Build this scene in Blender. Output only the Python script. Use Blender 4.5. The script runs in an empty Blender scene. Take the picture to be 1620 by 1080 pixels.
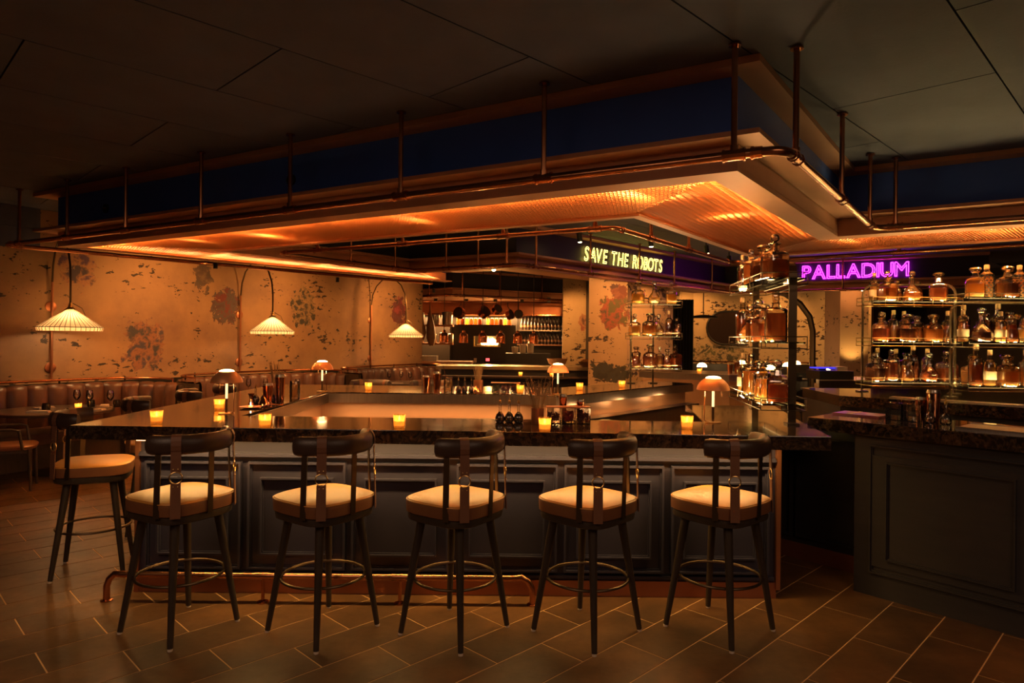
import bpy, bmesh, math, random
from mathutils import Vector, Matrix

random.seed(7)
scene = bpy.context.scene
COL = scene.collection
R = math.radians

# ------------------------------------------------------------------ camera
cam_d = bpy.data.cameras.new('camera')
cam = bpy.data.objects.new('camera', cam_d)
COL.objects.link(cam)
cam_d.sensor_width = 36.0
cam_d.lens = 1060.0 / 1620.0 * 36.0
cam_d.shift_y = -4.0 / 1620.0
cam_d.clip_start = 0.05
cam.matrix_world = (Matrix.Translation((0, 0, 1.65)) @ Matrix.Rotation(R(90), 4, 'X') @ Matrix.Rotation(0.0105, 4, 'Z'))
scene.camera = cam

# ------------------------------------------------------------------ world, exposure
world = bpy.data.worlds.new('world')
scene.world = world
world.use_nodes = True
world.node_tree.nodes['Background'].inputs[0].default_value = (1.0, 0.62, 0.36, 1)
world.node_tree.nodes['Background'].inputs[1].default_value = 0.004
vs = scene.view_settings
vs.view_transform = 'Standard'
vs.look = 'None'
vs.exposure = 1.62
vs.gamma = 1.0
vs.use_curve_mapping = False

WARM = (1.0, 0.50, 0.17)
AMBER = (1.0, 0.42, 0.11)


def lamp(kind, name, loc, energy, color=WARM, size=0.1, size_y=None, target=None, parent=None, spot=60, blend=0.6):
    d = bpy.data.lights.new(name, kind)
    d.energy = energy
    d.color = color
    if kind == 'AREA':
        d.size = size
        if size_y:
            d.shape = 'RECTANGLE'
            d.size_y = size_y
    else:
        d.shadow_soft_size = size
    if kind == 'SPOT':
        d.spot_size = R(spot)
        d.spot_blend = blend
    o = bpy.data.objects.new(name, d)
    COL.objects.link(o)
    o.location = loc
    if target is not None:
        v = Vector(target) - Vector(loc)
        o.rotation_euler = v.to_track_quat('-Z', 'Y').to_euler()
    if parent:
        o.parent = parent
    return o


# soft general fill from unseen area lamps added above and behind the view
lamp('AREA', 'room_fill', (-2.5, 0.2, 3.25), 17, (1.0, 0.60, 0.37), 2.0, target=(-2.5, 0.3, 0))
lamp('AREA', 'room_fill', (2.6, 0.2, 3.25), 15, (1.0, 0.60, 0.37), 2.0, target=(2.6, 0.3, 0))

# ------------------------------------------------------------------ material helpers


def newmat(name):
    m = bpy.data.materials.new(name)
    m.use_nodes = True
    nt = m.node_tree
    nt.nodes.clear()
    out = nt.nodes.new('ShaderNodeOutputMaterial')
    return m, nt, out


def N(nt, t, **kw):
    n = nt.nodes.new(t)
    for k, v in kw.items():
        setattr(n, k, v)
    return n


def L(nt, a, b):
    nt.links.new(a, b)


def noise(nt, scale, detail=4, rough=0.55, vec=None, coord='Object', dist=0.0):
    n = N(nt, 'ShaderNodeTexNoise')
    n.inputs['Scale'].default_value = scale
    n.inputs['Detail'].default_value = detail
    n.inputs['Roughness'].default_value = rough
    n.inputs['Distortion'].default_value = dist
    if vec is None:
        tc = N(nt, 'ShaderNodeTexCoord')
        vec = tc.outputs[coord]
    L(nt, vec, n.inputs['Vector'])
    return n.outputs['Fac']


def ramp(nt, fac, stops):
    n = N(nt, 'ShaderNodeValToRGB')
    e = n.color_ramp.elements
    e[0].position, e[0].color = stops[0][0], (*stops[0][1], 1)
    e[1].position, e[1].color = stops[-1][0], (*stops[-1][1], 1)
    for p, c in stops[1:-1]:
        x = e.new(p)
        x.color = (*c, 1)
    L(nt, fac, n.inputs['Fac'])
    return n.outputs['Color']


def mixc(nt, fac, a, b, mode='MIX'):
    n = N(nt, 'ShaderNodeMix', data_type='RGBA', blend_type=mode)
    if hasattr(fac, 'is_linked') or hasattr(fac, 'links'):
        L(nt, fac, n.inputs[0])
    else:
        n.inputs[0].default_value = fac
    for i, s in ((6, a), (7, b)):
        if hasattr(s, 'links'):
            L(nt, s, n.inputs[i])
        else:
            n.inputs[i].default_value = (*s, 1)
    return n.outputs[2]


def math_n(nt, op, a, b=None, clamp=False):
    n = N(nt, 'ShaderNodeMath', operation=op, use_clamp=clamp)
    for i, s in enumerate((a, b)):
        if s is None:
            continue
        if hasattr(s, 'links'):
            L(nt, s, n.inputs[i])
        else:
            n.inputs[i].default_value = s
    return n.outputs[0]


def principled(nt, out, **kw):
    b = N(nt, 'ShaderNodeBsdfPrincipled')
    for k, v in kw.items():
        s = b.inputs[k]
        if hasattr(v, 'links'):
            L(nt, v, s)
        elif isinstance(v, tuple):
            s.default_value = (*v, 1)
        else:
            s.default_value = v
    L(nt, b.outputs[0], out.inputs[0])
    return b


def P(name, col, rough=0.5, metal=0.0, col2=None, scale=6.0, bump=0.0, bscale=60.0, coat=0.0, spec=0.5, rnd=0.0, coord='Object', stretch=None):
    m, nt, out = newmat(name)
    vec = None
    if stretch:
        tc = N(nt, 'ShaderNodeTexCoord')
        mp = N(nt, 'ShaderNodeMapping')
        mp.inputs['Scale'].default_value = stretch
        L(nt, tc.outputs[coord], mp.inputs['Vector'])
        vec = mp.outputs[0]
    c = col
    if col2:
        f = noise(nt, scale, 5, 0.6, vec, coord)
        c = ramp(nt, f, [(0.3, col), (0.7, col2)])
    if rnd:
        oi = N(nt, 'ShaderNodeObjectInfo')
        v = math_n(nt, 'MULTIPLY_ADD', oi.outputs['Random'], rnd)
        v.node.inputs[2].default_value = 1 - rnd / 2
        hs = N(nt, 'ShaderNodeHueSaturation')
        L(nt, v, hs.inputs['Value'])
        if hasattr(c, 'links'):
            L(nt, c, hs.inputs['Color'])
        else:
            hs.inputs['Color'].default_value = (*c, 1)
        c = hs.outputs[0]
    b = principled(nt, out, **{'Base Color': c, 'Roughness': rough, 'Metallic': metal, 'Coat Weight': coat, 'Specular IOR Level': spec})
    if bump:
        bn = N(nt, 'ShaderNodeBump')
        bn.inputs['Strength'].default_value = bump
        bn.inputs['Distance'].default_value = 0.01
        L(nt, noise(nt, bscale, 4, 0.6, vec, coord), bn.inputs['Height'])
        L(nt, bn.outputs[0], b.inputs['Normal'])
    return m


def E(name, col, strength, base=(0, 0, 0)):
    m, nt, out = newmat(name)
    principled(nt, out, **{'Base Color': base, 'Emission Color': col, 'Emission Strength': strength, 'Roughness': 0.5})
    return m


def thin_glass(name, tint=(1, 1, 1), gloss=0.12, rough=0.03):
    """light glass: fresnel reflection over tinted see-through"""
    m, nt, out = newmat(name)
    fr = N(nt, 'ShaderNodeFresnel')
    fr.inputs['IOR'].default_value = 1.5
    f = math_n(nt, 'ADD', fr.outputs[0], gloss, True)
    t = N(nt, 'ShaderNodeBsdfTransparent')
    t.inputs[0].default_value = (*tint, 1)
    g = N(nt, 'ShaderNodeBsdfGlossy')
    g.inputs['Roughness'].default_value = rough
    mx = N(nt, 'ShaderNodeMixShader')
    L(nt, f, mx.inputs[0])
    L(nt, t.outputs[0], mx.inputs[1])
    L(nt, g.outputs[0], mx.inputs[2])
    L(nt, mx.outputs[0], out.inputs[0])
    return m


def liquid(name, col, trans=0.55):
    m, nt, out = newmat(name)
    d = N(nt, 'ShaderNodeBsdfPrincipled')
    d.inputs['Base Color'].default_value = (*col, 1)
    d.inputs['Roughness'].default_value = 0.12
    t = N(nt, 'ShaderNodeBsdfTranslucent')
    t.inputs[0].default_value = (*[min(1, x * 1.5) for x in col], 1)
    mx = N(nt, 'ShaderNodeMixShader')
    mx.inputs[0].default_value = trans
    L(nt, d.outputs[0], mx.inputs[1])
    L(nt, t.outputs[0], mx.inputs[2])
    L(nt, mx.outputs[0], out.inputs[0])
    return m


# ------------------------------------------------------------------ materials
M = {}
M['navy'] = P('navy_paint', (0.012, 0.018, 0.050), 0.42, col2=(0.018, 0.024, 0.060), scale=3)
M['fascia'] = P('fascia_navy', (0.045, 0.125, 0.55), 0.5, col2=(0.052, 0.14, 0.62), scale=2)
M['fasciadark'] = P('fascia_dark', (0.016, 0.012, 0.022), 0.5, col2=(0.020, 0.015, 0.028), scale=2)
M['slate'] = P('slate_blue_paint', (0.026, 0.025, 0.046), 0.36, col2=(0.033, 0.031, 0.054), scale=2.5)
M['blackpaint'] = P('black_cabinet_paint', (0.022, 0.019, 0.020), 0.42, col2=(0.032, 0.026, 0.025), scale=3, stretch=(1, 1, 6))
M['copper'] = P('copper_pipe', (0.62, 0.27, 0.13), 0.24, 1.0, col2=(0.45, 0.18, 0.085), scale=5)
M['copperdull'] = P('copper_sheet', (0.50, 0.21, 0.11), 0.42, 0.85, col2=(0.40, 0.155, 0.08), scale=3)
M['ledge'] = P('copper_paint', (0.50, 0.24, 0.135), 0.5, 0.25, col2=(0.43, 0.20, 0.11), scale=2)
M['shinycopper'] = P('polished_copper', (0.80, 0.36, 0.18), 0.12, 1.0)
M['brass'] = P('brass', (0.55, 0.36, 0.14), 0.28, 1.0)
M['bronze'] = P('dark_bronze', (0.115, 0.078, 0.045), 0.38, 0.9)
M['steel'] = P('stainless_steel', (0.46, 0.40, 0.34), 0.30, 1.0, col2=(0.38, 0.33, 0.28), scale=2, stretch=(30, 1, 1))
M['black'] = P('black_metal', (0.012, 0.011, 0.010), 0.45)
M['stoolwood'] = P('dark_stained_wood', (0.030, 0.020, 0.013), 0.45, col2=(0.045, 0.030, 0.019), scale=8, stretch=(6, 6, 1))
M['tan'] = P('tan_leather', (0.56, 0.250, 0.046), 0.42, col2=(0.49, 0.205, 0.036), scale=5, bump=0.12, bscale=140)
M['tanshaded'] = P('shaded_tan_leather', (0.21, 0.082, 0.032), 0.45, col2=(0.165, 0.062, 0.025), scale=5, bump=0.12, bscale=140)  # same tan leather, with the shade of the cushion sides put into its colour
M['darkleather'] = P('dark_brown_leather', (0.040, 0.022, 0.015), 0.36, col2=(0.055, 0.030, 0.020), scale=6, bump=0.15, bscale=160)
M['strap'] = P('brown_strap_leather', (0.20, 0.085, 0.042), 0.5, col2=(0.16, 0.066, 0.034), scale=9, bump=0.1, bscale=150)
M['boothleather'] = P('oxblood_booth_leather', (0.105, 0.045, 0.030), 0.34, col2=(0.14, 0.062, 0.040), scale=4, bump=0.1, bscale=90)
M['chairwood'] = P('walnut_wood', (0.085, 0.050, 0.030), 0.45, col2=(0.06, 0.036, 0.022), scale=7, stretch=(5, 5, 1))
M['chairleather'] = P('rust_chair_leather', (0.24, 0.10, 0.05), 0.4, col2=(0.18, 0.075, 0.038), scale=5)
M['tabletop'] = P('dark_table_wood', (0.07, 0.045, 0.035), 0.3, col2=(0.10, 0.062, 0.045), scale=5)
M['linen'] = P('white_linen', (0.62, 0.52, 0.46), 0.8)
M['rope'] = P('dried_grass', (0.30, 0.19, 0.09), 0.8, col2=(0.22, 0.14, 0.07), scale=20)
M['berry'] = P('red_berries', (0.42, 0.02, 0.03), 0.35)
M['darkberry'] = P('dark_berries', (0.16, 0.012, 0.016), 0.35, rnd=0.6)
M['herb'] = P('green_herbs', (0.08, 0.11, 0.025), 0.6)
M['bread'] = P('bread', (0.50, 0.28, 0.11), 0.8)
M['ceramic'] = P('white_ceramic', (0.70, 0.58, 0.46), 0.35)
M['bowlwood'] = P('wood_bowl', (0.26, 0.13, 0.06), 0.5, col2=(0.16, 0.08, 0.04), scale=14)
M['darkglass'] = P('smoked_glass', (0.03, 0.02, 0.018), 0.08, coat=0.4)
M['bitters'] = P('dark_syrup', (0.03, 0.012, 0.008), 0.08, coat=0.5)
M['paper'] = P('cream_label', (0.55, 0.42, 0.27), 0.7)
M['cloth'] = P('black_curtain', (0.010, 0.009, 0.009), 0.9)
M['kitchenblack'] = P('black_kitchen_tile', (0.018, 0.013, 0.010), 0.3)
M['glass'] = thin_glass('clear_glass')
M['cutglass'] = thin_glass('cut_glass', (1.0, 0.93, 0.82), 0.20, 0.05)
M['shelfglass'] = thin_glass('green_edge_shelf_glass', (0.80, 0.92, 0.74), 0.06, 0.02)
def mk_candleglass():
    m, nt, out = newmat('amber_candle_glass')
    t = N(nt, 'ShaderNodeBsdfTransparent')
    t.inputs[0].default_value = (1.0, 0.74, 0.38, 1)
    s = N(nt, 'ShaderNodeBsdfTranslucent')
    s.inputs[0].default_value = (1.0, 0.66, 0.28, 1)
    g = N(nt, 'ShaderNodeBsdfGlossy')
    g.inputs['Roughness'].default_value = 0.08
    mx = N(nt, 'ShaderNodeMixShader')
    mx.inputs[0].default_value = 0.5
    L(nt, t.outputs[0], mx.inputs[1])
    L(nt, s.outputs[0], mx.inputs[2])
    m2 = N(nt, 'ShaderNodeMixShader')
    m2.inputs[0].default_value = 0.08
    L(nt, mx.outputs[0], m2.inputs[1])
    L(nt, g.outputs[0], m2.inputs[2])
    L(nt, m2.outputs[0], out.inputs[0])
    return m


M['candleglass'] = mk_candleglass()
AMB = [liquid('amber_whisky', (0.42, 0.185, 0.060)), liquid('dark_rum', (0.17, 0.055, 0.020)), liquid('golden_spirit', (0.70, 0.43, 0.16)), liquid('copper_spirit', (0.40, 0.140, 0.055))]
M['flame'] = E('candle_flame', (1.0, 0.70, 0.32), 9)
M['wax'] = E('glowing_wax', (1.0, 0.47, 0.13), 0.55, (0.8, 0.5, 0.2))
M['lampglow'] = E('lamp_glass_top', (1.0, 0.60, 0.22), 9)
M['ledstrip'] = E('led_strip', (1.0, 0.50, 0.15), 5)
M['shelfled'] = E('shelf_led', (1.0, 0.55, 0.18), 0.5)
M['stemglow'] = E('lamp_stem_glow', (1.0, 0.60, 0.22), 0.8)
M['bulb'] = E('warm_bulb', (1.0, 0.58, 0.22), 30)
M['neonyellow'] = E('yellow_neon', (1.0, 0.72, 0.10), 5.0)
M['neonmagenta'] = E('magenta_neon', (0.80, 0.015, 0.95), 7.0)
M['fire'] = E('wood_fire', (1.0, 0.45, 0.07), 14)
M['reddisplay'] = E('red_display', (1.0, 0.06, 0.06), 1.2)
M['bluescreen'] = E('blue_screen', (0.06, 0.05, 0.9), 0.35)


def mk_shade():
    m, nt, out = newmat('pleated_lampshade')
    d = N(nt, 'ShaderNodeBsdfDiffuse')
    d.inputs[0].default_value = (0.75, 0.58, 0.36, 1)
    t = N(nt, 'ShaderNodeBsdfTranslucent')
    t.inputs[0].default_value = (0.95, 0.80, 0.55, 1)
    mx = N(nt, 'ShaderNodeMixShader')
    mx.inputs[0].default_value = 0.7
    L(nt, d.outputs[0], mx.inputs[1])
    L(nt, t.outputs[0], mx.inputs[2])
    L(nt, mx.outputs[0], out.inputs[0])
    return m


M['shade'] = mk_shade()


def mk_marble():
    m, nt, out = newmat('dark_emperador_marble')
    tc = N(nt, 'ShaderNodeTexCoord')
    v = N(nt, 'ShaderNodeTexVoronoi')
    v.inputs['Scale'].default_value = 34
    mp = N(nt, 'ShaderNodeMixRGB')
    ns = N(nt, 'ShaderNodeTexNoise')
    ns.inputs['Scale'].default_value = 9
    ns.inputs['Detail'].default_value = 6
    L(nt, tc.outputs['Object'], ns.inputs['Vector'])
    mp.inputs[0].default_value = 0.12
    L(nt, tc.outputs['Object'], mp.inputs[1])
    L(nt, ns.outputs['Color'], mp.inputs[2])
    L(nt, mp.outputs[0], v.inputs['Vector'])
    c1 = ramp(nt, v.outputs['Distance'], [(0.0, (0.110, 0.062, 0.034)), (0.35, (0.030, 0.017, 0.011)), (0.8, (0.012, 0.008, 0.006))])
    f = noise(nt, 7, 8, 0.7, dist=0.8)
    veins = ramp(nt, f, [(0.46, (0, 0, 0)), (0.50, (1, 1, 1)), (0.54, (0, 0, 0))])
    c = mixc(nt, math_n(nt, 'MULTIPLY', veins, 0.22), c1, (0.20, 0.125, 0.07))
    principled(nt, out, **{'Base Color': c, 'Roughness': 0.09, 'Coat Weight': 0.25, 'Coat Roughness': 0.03})
    return m


M['marble'] = mk_marble()


def mk_tile():
    m, nt, out = newmat('slate_floor_tile')
    tc = N(nt, 'ShaderNodeTexCoord')
    oi = N(nt, 'ShaderNodeObjectInfo')
    geo = N(nt, 'ShaderNodeNewGeometry')
    f1 = noise(nt, 1.6, 6, 0.62, geo.outputs['Position'])
    f2 = noise(nt, 14, 6, 0.7, geo.outputs['Position'])
    c1 = ramp(nt, f1, [(0.34, (0.050, 0.024, 0.009)), (0.52, (0.112, 0.050, 0.016)), (0.66, (0.185, 0.082, 0.026))])
    c2 = mixc(nt, math_n(nt, 'MULTIPLY', f2, 0.55), c1, (0.055, 0.030, 0.013))
    v = math_n(nt, 'MULTIPLY_ADD', oi.outputs['Random'], 0.40)
    v.node.inputs[2].default_value = 0.80
    hs = N(nt, 'ShaderNodeHueSaturation')
    L(nt, v, hs.inputs['Value'])
    L(nt, c2, hs.inputs['Color'])
    rg = math_n(nt, 'MULTIPLY_ADD', f2, 0.25)
    rg.node.inputs[2].default_value = 0.30
    b = principled(nt, out, **{'Base Color': hs.outputs[0], 'Roughness': rg})
    bn = N(nt, 'ShaderNodeBump')
    bn.inputs['Strength'].default_value = 0.18
    bn.inputs['Distance'].default_value = 0.006
    L(nt, f2, bn.inputs['Height'])
    L(nt, bn.outputs[0], b.inputs['Normal'])
    return m


M['tile'] = mk_tile()
M['grout'] = P('tan_grout', (0.55, 0.33, 0.15), 0.9)
M['ceilpanel'] = P('charcoal_ceiling_panel', (0.062, 0.065, 0.115), 0.75, col2=(0.086, 0.088, 0.148), scale=2.2, rnd=0.12, bump=0.1, bscale=40, coord='Object')
M['ceilgap'] = P('dark_joint', (0.015, 0.012, 0.01), 0.9)
M['darkwall'] = P('dark_wall', (0.06, 0.045, 0.035), 0.8, col2=(0.08, 0.06, 0.045), scale=2)


def mk_plaster(name, base=(0.40, 0.23, 0.115), base2=(0.19, 0.10, 0.072), posters=(), flake_z=(1.2, 2.7), flake=0.5, seed=0.0):
    """worn ochre plaster; local x runs along the wall, z up. posters: (x, z, rx, rz, colour a, colour b)"""
    m, nt, out = newmat(name)
    tc = N(nt, 'ShaderNodeTexCoord')
    add = N(nt, 'ShaderNodeVectorMath', operation='ADD')
    add.inputs[1].default_value = (seed, seed * 1.7, seed * 0.6)
    L(nt, tc.outputs['Object'], add.inputs[0])
    vec = add.outputs[0]
    f1 = noise(nt, 0.9, 7, 0.62, vec)
    f2 = noise(nt, 6.0, 6, 0.65, vec)
    c = ramp(nt, f1, [(0.28, base2), (0.55, base), (0.75, tuple(min(1, x * 1.15) for x in base))])
    c = mixc(nt, math_n(nt, 'MULTIPLY', f2, 0.35), c, tuple(x * 0.72 for x in base))
    # flakes: small dark chips clustered in bands
    mp = N(nt, 'ShaderNodeMapping')
    mp.inputs['Scale'].default_value = (1, 1, 1.9)
    L(nt, vec, mp.inputs['Vector'])
    fl = noise(nt, 7.5, 5, 0.6, mp.outputs[0], dist=0.4)
    cl = noise(nt, 1.15, 2, 0.5, mp.outputs[0])
    thr = math_n(nt, 'MULTIPLY_ADD', cl, 0.62)
    thr.node.inputs[2].default_value = -0.31 + flake * 0.12
    s = math_n(nt, 'ADD', fl, thr)
    mask = ramp(nt, s, [(0.655, (0, 0, 0)), (0.675, (1, 1, 1))])
    c = mixc(nt, mask, c, (0.045, 0.030, 0.024))
    sep = N(nt, 'ShaderNodeSeparateXYZ')
    L(nt, tc.outputs['Object'], sep.inputs[0])
    er = noise(nt, 5.5, 6, 0.68, vec, dist=0.6)
    for (px, pz, rx, rz, ca, cb) in posters:
        dx = math_n(nt, 'DIVIDE', math_n(nt, 'SUBTRACT', sep.outputs[0], px), rx)
        dz = math_n(nt, 'DIVIDE', math_n(nt, 'SUBTRACT', sep.outputs[2], pz), rz)
        d = math_n(nt, 'ADD', math_n(nt, 'POWER', math_n(nt, 'ABSOLUTE', dx), 2.6), math_n(nt, 'POWER', math_n(nt, 'ABSOLUTE', dz), 2.6))
        e2 = math_n(nt, 'MULTIPLY', er, 2.6)
        tot = math_n(nt, 'ADD', d, e2)
        pm = ramp(nt, math_n(nt, 'MULTIPLY', tot, 0.4), [(0.66, (1, 1, 1)), (0.69, (0, 0, 0))])
        pat = noise(nt, 5.0, 5, 0.6, vec, dist=0.25)
        pc = ramp(nt, pat, [(0.40, ca), (0.50, cb), (0.60, tuple(0.4 * x + 0.03 for x in ca))])
        c = mixc(nt, pm, c, pc)
    b = principled(nt, out, **{'Base Color': c, 'Roughness': 0.72})
    bn = N(nt, 'ShaderNodeBump')
    bn.inputs['Strength'].default_value = 0.35
    bn.inputs['Distance'].default_value = 0.01
    L(nt, math_n(nt, 'SUBTRACT', f2, math_n(nt, 'MULTIPLY', mask, 0.5)), bn.inputs['Height'])
    L(nt, bn.outputs[0], b.inputs['Normal'])
    return m


# ------------------------------------------------------------------ mesh builder
class MB:
    def __init__(s):
        s.v, s.f = [], []

    def add(s, vs, fs, mat=None):
        o = len(s.v)
        for p in vs:
            p = Vector(p)
            s.v.append(tuple(mat @ p if mat else p))
        s.f += [tuple(i + o for i in f) for f in fs]
        return s

    def box(s, x0, y0, z0, x1, y1, z1, mat=None):
        vs = [(x, y, z) for z in (z0, z1) for x, y in ((x0, y0), (x1, y0), (x1, y1), (x0, y1))]
        return s.add(vs, [(3, 2, 1, 0), (4, 5, 6, 7), (0, 1, 5, 4), (1, 2, 6, 5), (2, 3, 7, 6), (3, 0, 4, 7)], mat)

    def prism(s, poly, z0, z1, mat=None):
        a = sum(poly[i][0] * poly[(i + 1) % len(poly)][1] - poly[(i + 1) % len(poly)][0] * poly[i][1] for i in range(len(poly)))
        if a < 0:
            poly = poly[::-1]
        n = len(poly)
        vs = [(p[0], p[1], z0) for p in poly] + [(p[0], p[1], z1) for p in poly]
        fs = [tuple(range(n))[::-1], tuple(range(n, 2 * n))]
        fs += [(i, (i + 1) % n, n + (i + 1) % n, n + i) for i in range(n)]
        return s.add(vs, fs, mat)

    def bar(s, p, q, w, h, up=(0, 0, 1)):
        """box section bar from p to q; w across, h along up"""
        p, q = Vector(p), Vector(q)
        d = (q - p).normalized()
        up = Vector(up)
        if abs(d.dot(up)) > 0.98:
            up = Vector((1, 0, 0))
        a = d.cross(up).normalized() * (w / 2)
        b = a.cross(d).normalized() * (h / 2)
        vs = [p - a - b, p + a - b, p + a + b, p - a + b, q - a - b, q + a - b, q + a + b, q - a + b]
        return s.add(vs, [(0, 1, 2, 3), (7, 6, 5, 4), (1, 0, 4, 5), (2, 1, 5, 6), (3, 2, 6, 7), (0, 3, 7, 4)])

    def tube(s, pts, r, n=8, closed=False, cap=True, sx=1.0, up=None):
        pts = [Vector(p) for p in pts]
        m = len(pts)
        rs = r if isinstance(r, (list, tuple)) else [r] * m
        rings = []
        ref = None
        for i, p in enumerate(pts):
            if closed:
                t = pts[(i + 1) % m] - pts[i - 1]
            else:
                t = pts[min(i + 1, m - 1)] - pts[max(i - 1, 0)]
            t.normalize()
            if up is not None:
                ref = Vector(up)
            elif ref is None:
                ref = Vector((0, 0, 1)) if abs(t.z) < 0.9 else Vector((1, 0, 0))
            a = t.cross(ref)
            if a.length < 1e-5:
                a = t.cross(Vector((0.3, 1, 0.2)))
            a.normalize()
            b = a.cross(t).normalized()
            if up is None:
                ref = b
            rings.append([p + (a * math.cos(k * 2 * math.pi / n) * sx + b * math.sin(k * 2 * math.pi / n)) * rs[i] for k in range(n)])
        vs = [v for rg in rings for v in rg]
        fs = []
        mm = m if closed else m - 1
        for i in range(mm):
            j = (i + 1) % m
            for k in range(n):
                k2 = (k + 1) % n
                fs.append((i * n + k, j * n + k, j * n + k2, i * n + k2))
        if cap and not closed:
            fs.append(tuple(range(n)))
            fs.append(tuple(range((m - 1) * n, m * n))[::-1])
        return s.add(vs, fs)

    def lathe(s, prof, n=16, c=(0, 0, 0), cap=True, power=2.0, wob=None, mat=None, rot=0.0):
        """profile (r, z) turned round z; power>2 gives a rounded square; wob(i, k) scales the radius"""
        vs, fs = [], []
        for i, (r, z) in enumerate(prof):
            for k in range(n):
                a = k * 2 * math.pi / n + rot
                ca, sa = math.cos(a), math.sin(a)
                q = 1.0
                if power != 2.0:
                    q = 1.0 / (abs(math.cos(a - rot)) ** power + abs(math.sin(a - rot)) ** power) ** (1.0 / power)
                if wob:
                    q *= wob(i, k)
                vs.append((c[0] + r * q * ca, c[1] + r * q * sa, c[2] + z))
        for i in range(len(prof) - 1):
            for k in range(n):
                k2 = (k + 1) % n
                fs.append((i * n + k, i * n + k2, (i + 1) * n + k2, (i + 1) * n + k))
        if cap:
            fs.append(tuple(range(n))[::-1])
            fs.append(tuple(range((len(prof) - 1) * n, len(prof) * n)))
        return s.add(vs, fs, mat)

    def ball(s, c, r, n=10, m=6, sz=1.0):
        prof = []
        for i in range(m + 1):
            a = -math.pi / 2 + math.pi * i / m
            prof.append((max(1e-4, r * math.cos(a)), r * sz * math.sin(a)))
        return s.lathe(prof, n, c, cap=True)

    def mesh(s, name, mat, sharp=35):
        me = bpy.data.meshes.new(name)
        me.from_pydata(s.v, [], s.f)
        me.materials.append(M[mat] if isinstance(mat, str) else mat)
        if sharp:
            me.polygons.foreach_set('use_smooth', [True] * len(me.polygons))
            me.set_sharp_from_angle(angle=R(sharp))
        me.update()
        return me

    def build(s, name, mat, parent=None, loc=(0, 0, 0), rz=0.0, sharp=35):
        o = bpy.data.objects.new(name, s.mesh(name, mat, sharp))
        COL.objects.link(o)
        o.location = loc
        o.rotation_euler = (0, 0, rz)
        if parent:
            o.parent = parent
        return o


def tag(o, label, cat, group=None):
    o['label'] = label
    o['category'] = cat
    if group:
        o['group'] = group
    return o


def thing(name, label, cat, loc=(0, 0, 0), rz=0.0, group=None):
    o = bpy.data.objects.new(name, None)
    COL.objects.link(o)
    o.empty_display_size = 0.1
    o.location = loc
    o.rotation_euler = (0, 0, rz)
    return tag(o, label, cat, group)


def struct(o, label=None):
    o['kind'] = 'structure'
    if label:
        o['label'] = label
    return o


def dup(root, loc, rz=0.0, label=None, group=None):
    kids = {}

    def cp(o, par):
        c = o.copy()
        COL.objects.link(c)
        if par:
            c.parent = par
        for ch in list(CH.get(o.name, [])):
            cp(ch, c)
        return c
    r = cp(root, None)
    r.location = loc
    r.rotation_euler = (0, 0, rz)
    if label:
        r['label'] = label
    if group:
        r['group'] = group
    return r


CH = {}


def index_children(root):
    """remember the parts of a thing so that dup() can copy them"""
    CH[root.name] = [c for c in bpy.data.objects if c.parent == root]
    for c in CH[root.name]:
        index_children(c)


def inst(name, me, parent, loc, rz=0.0, scale=None):
    o = bpy.data.objects.new(name, me)
    COL.objects.link(o)
    o.parent = parent
    o.location = loc
    o.rotation_euler = (0, 0, rz)
    if scale:
        o.scale = scale
    return o


def offset(poly, d, closed=False):
    """offset an open polyline to its right-hand side by d (miter joints)"""
    n = len(poly)
    out = []
    for i in range(n):
        p = Vector(poly[i][:2])
        ds = []
        if i > 0 or closed:
            ds.append((p - Vector(poly[i - 1][:2])).normalized())
        if i < n - 1 or closed:
            ds.append((Vector(poly[(i + 1) % n][:2]) - p).normalized())
        ns = [Vector((t.y, -t.x)) for t in ds]
        if len(ns) == 1:
            q = p + ns[0] * d
        else:
            b = ns[0] + ns[1]
            q = p + b * (d / (1 + ns[0].dot(ns[1])))
        out.append((q.x, q.y))
    return out


def pip(p, poly):
    x, y = p[0], p[1]
    c = False
    n = len(poly)
    for i in range(n):
        (x1, y1), (x2, y2) = poly[i][:2], poly[(i + 1) % n][:2]
        if (y1 > y) != (y2 > y) and x < (x2 - x1) * (y - y1) / (y2 - y1) + x1:
            c = not c
    return c


def clipseg(p, d, poly, length=30):
    """first inside interval of the line p + t d within a convex polygon"""
    t0, t1 = -length, length
    n = len(poly)
    a = sum(poly[i][0] * poly[(i + 1) % n][1] - poly[(i + 1) % n][0] * poly[i][1] for i in range(n))
    sg = 1 if a > 0 else -1
    for i in range(n):
        ax, ay = poly[i]
        bx, by = poly[(i + 1) % n]
        nx, ny = -(by - ay) * sg, (bx - ax) * sg
        den = nx * d[0] + ny * d[1]
        num = nx * (p[0] - ax) + ny * (p[1] - ay)
        if abs(den) < 1e-9:
            if num < 0:
                return None
            continue
        t = -num / den
        if den > 0:
            t0 = max(t0, t)
        else:
            t1 = min(t1, t)
    return (t0, t1) if t1 - t0 > 0.01 else None


def arc(cx, cy, r, a0, a1, n, z=0.0):
    return [(cx + r * math.cos(a0 + (a1 - a0) * i / n), cy + r * math.sin(a0 + (a1 - a0) * i / n), z) for i in range(n + 1)]

M['passtop'] = P('pale_stone', (0.42, 0.33, 0.20), 0.2, col2=(0.30, 0.23, 0.13), scale=3)
M['shaderib'] = P('shade_rib', (0.30, 0.17, 0.07), 0.8)
M['lampcopper'] = P('satin_copper', (0.78, 0.33, 0.13), 0.42, 0.3)
M['stopper'] = thin_glass('crystal_stopper', (1.0, 0.90, 0.74), 0.30, 0.04)
M['cork'] = P('cork', (0.45, 0.28, 0.14), 0.7)
M['redmat'] = P('dark_red_card', (0.14, 0.012, 0.02), 0.3)

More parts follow.
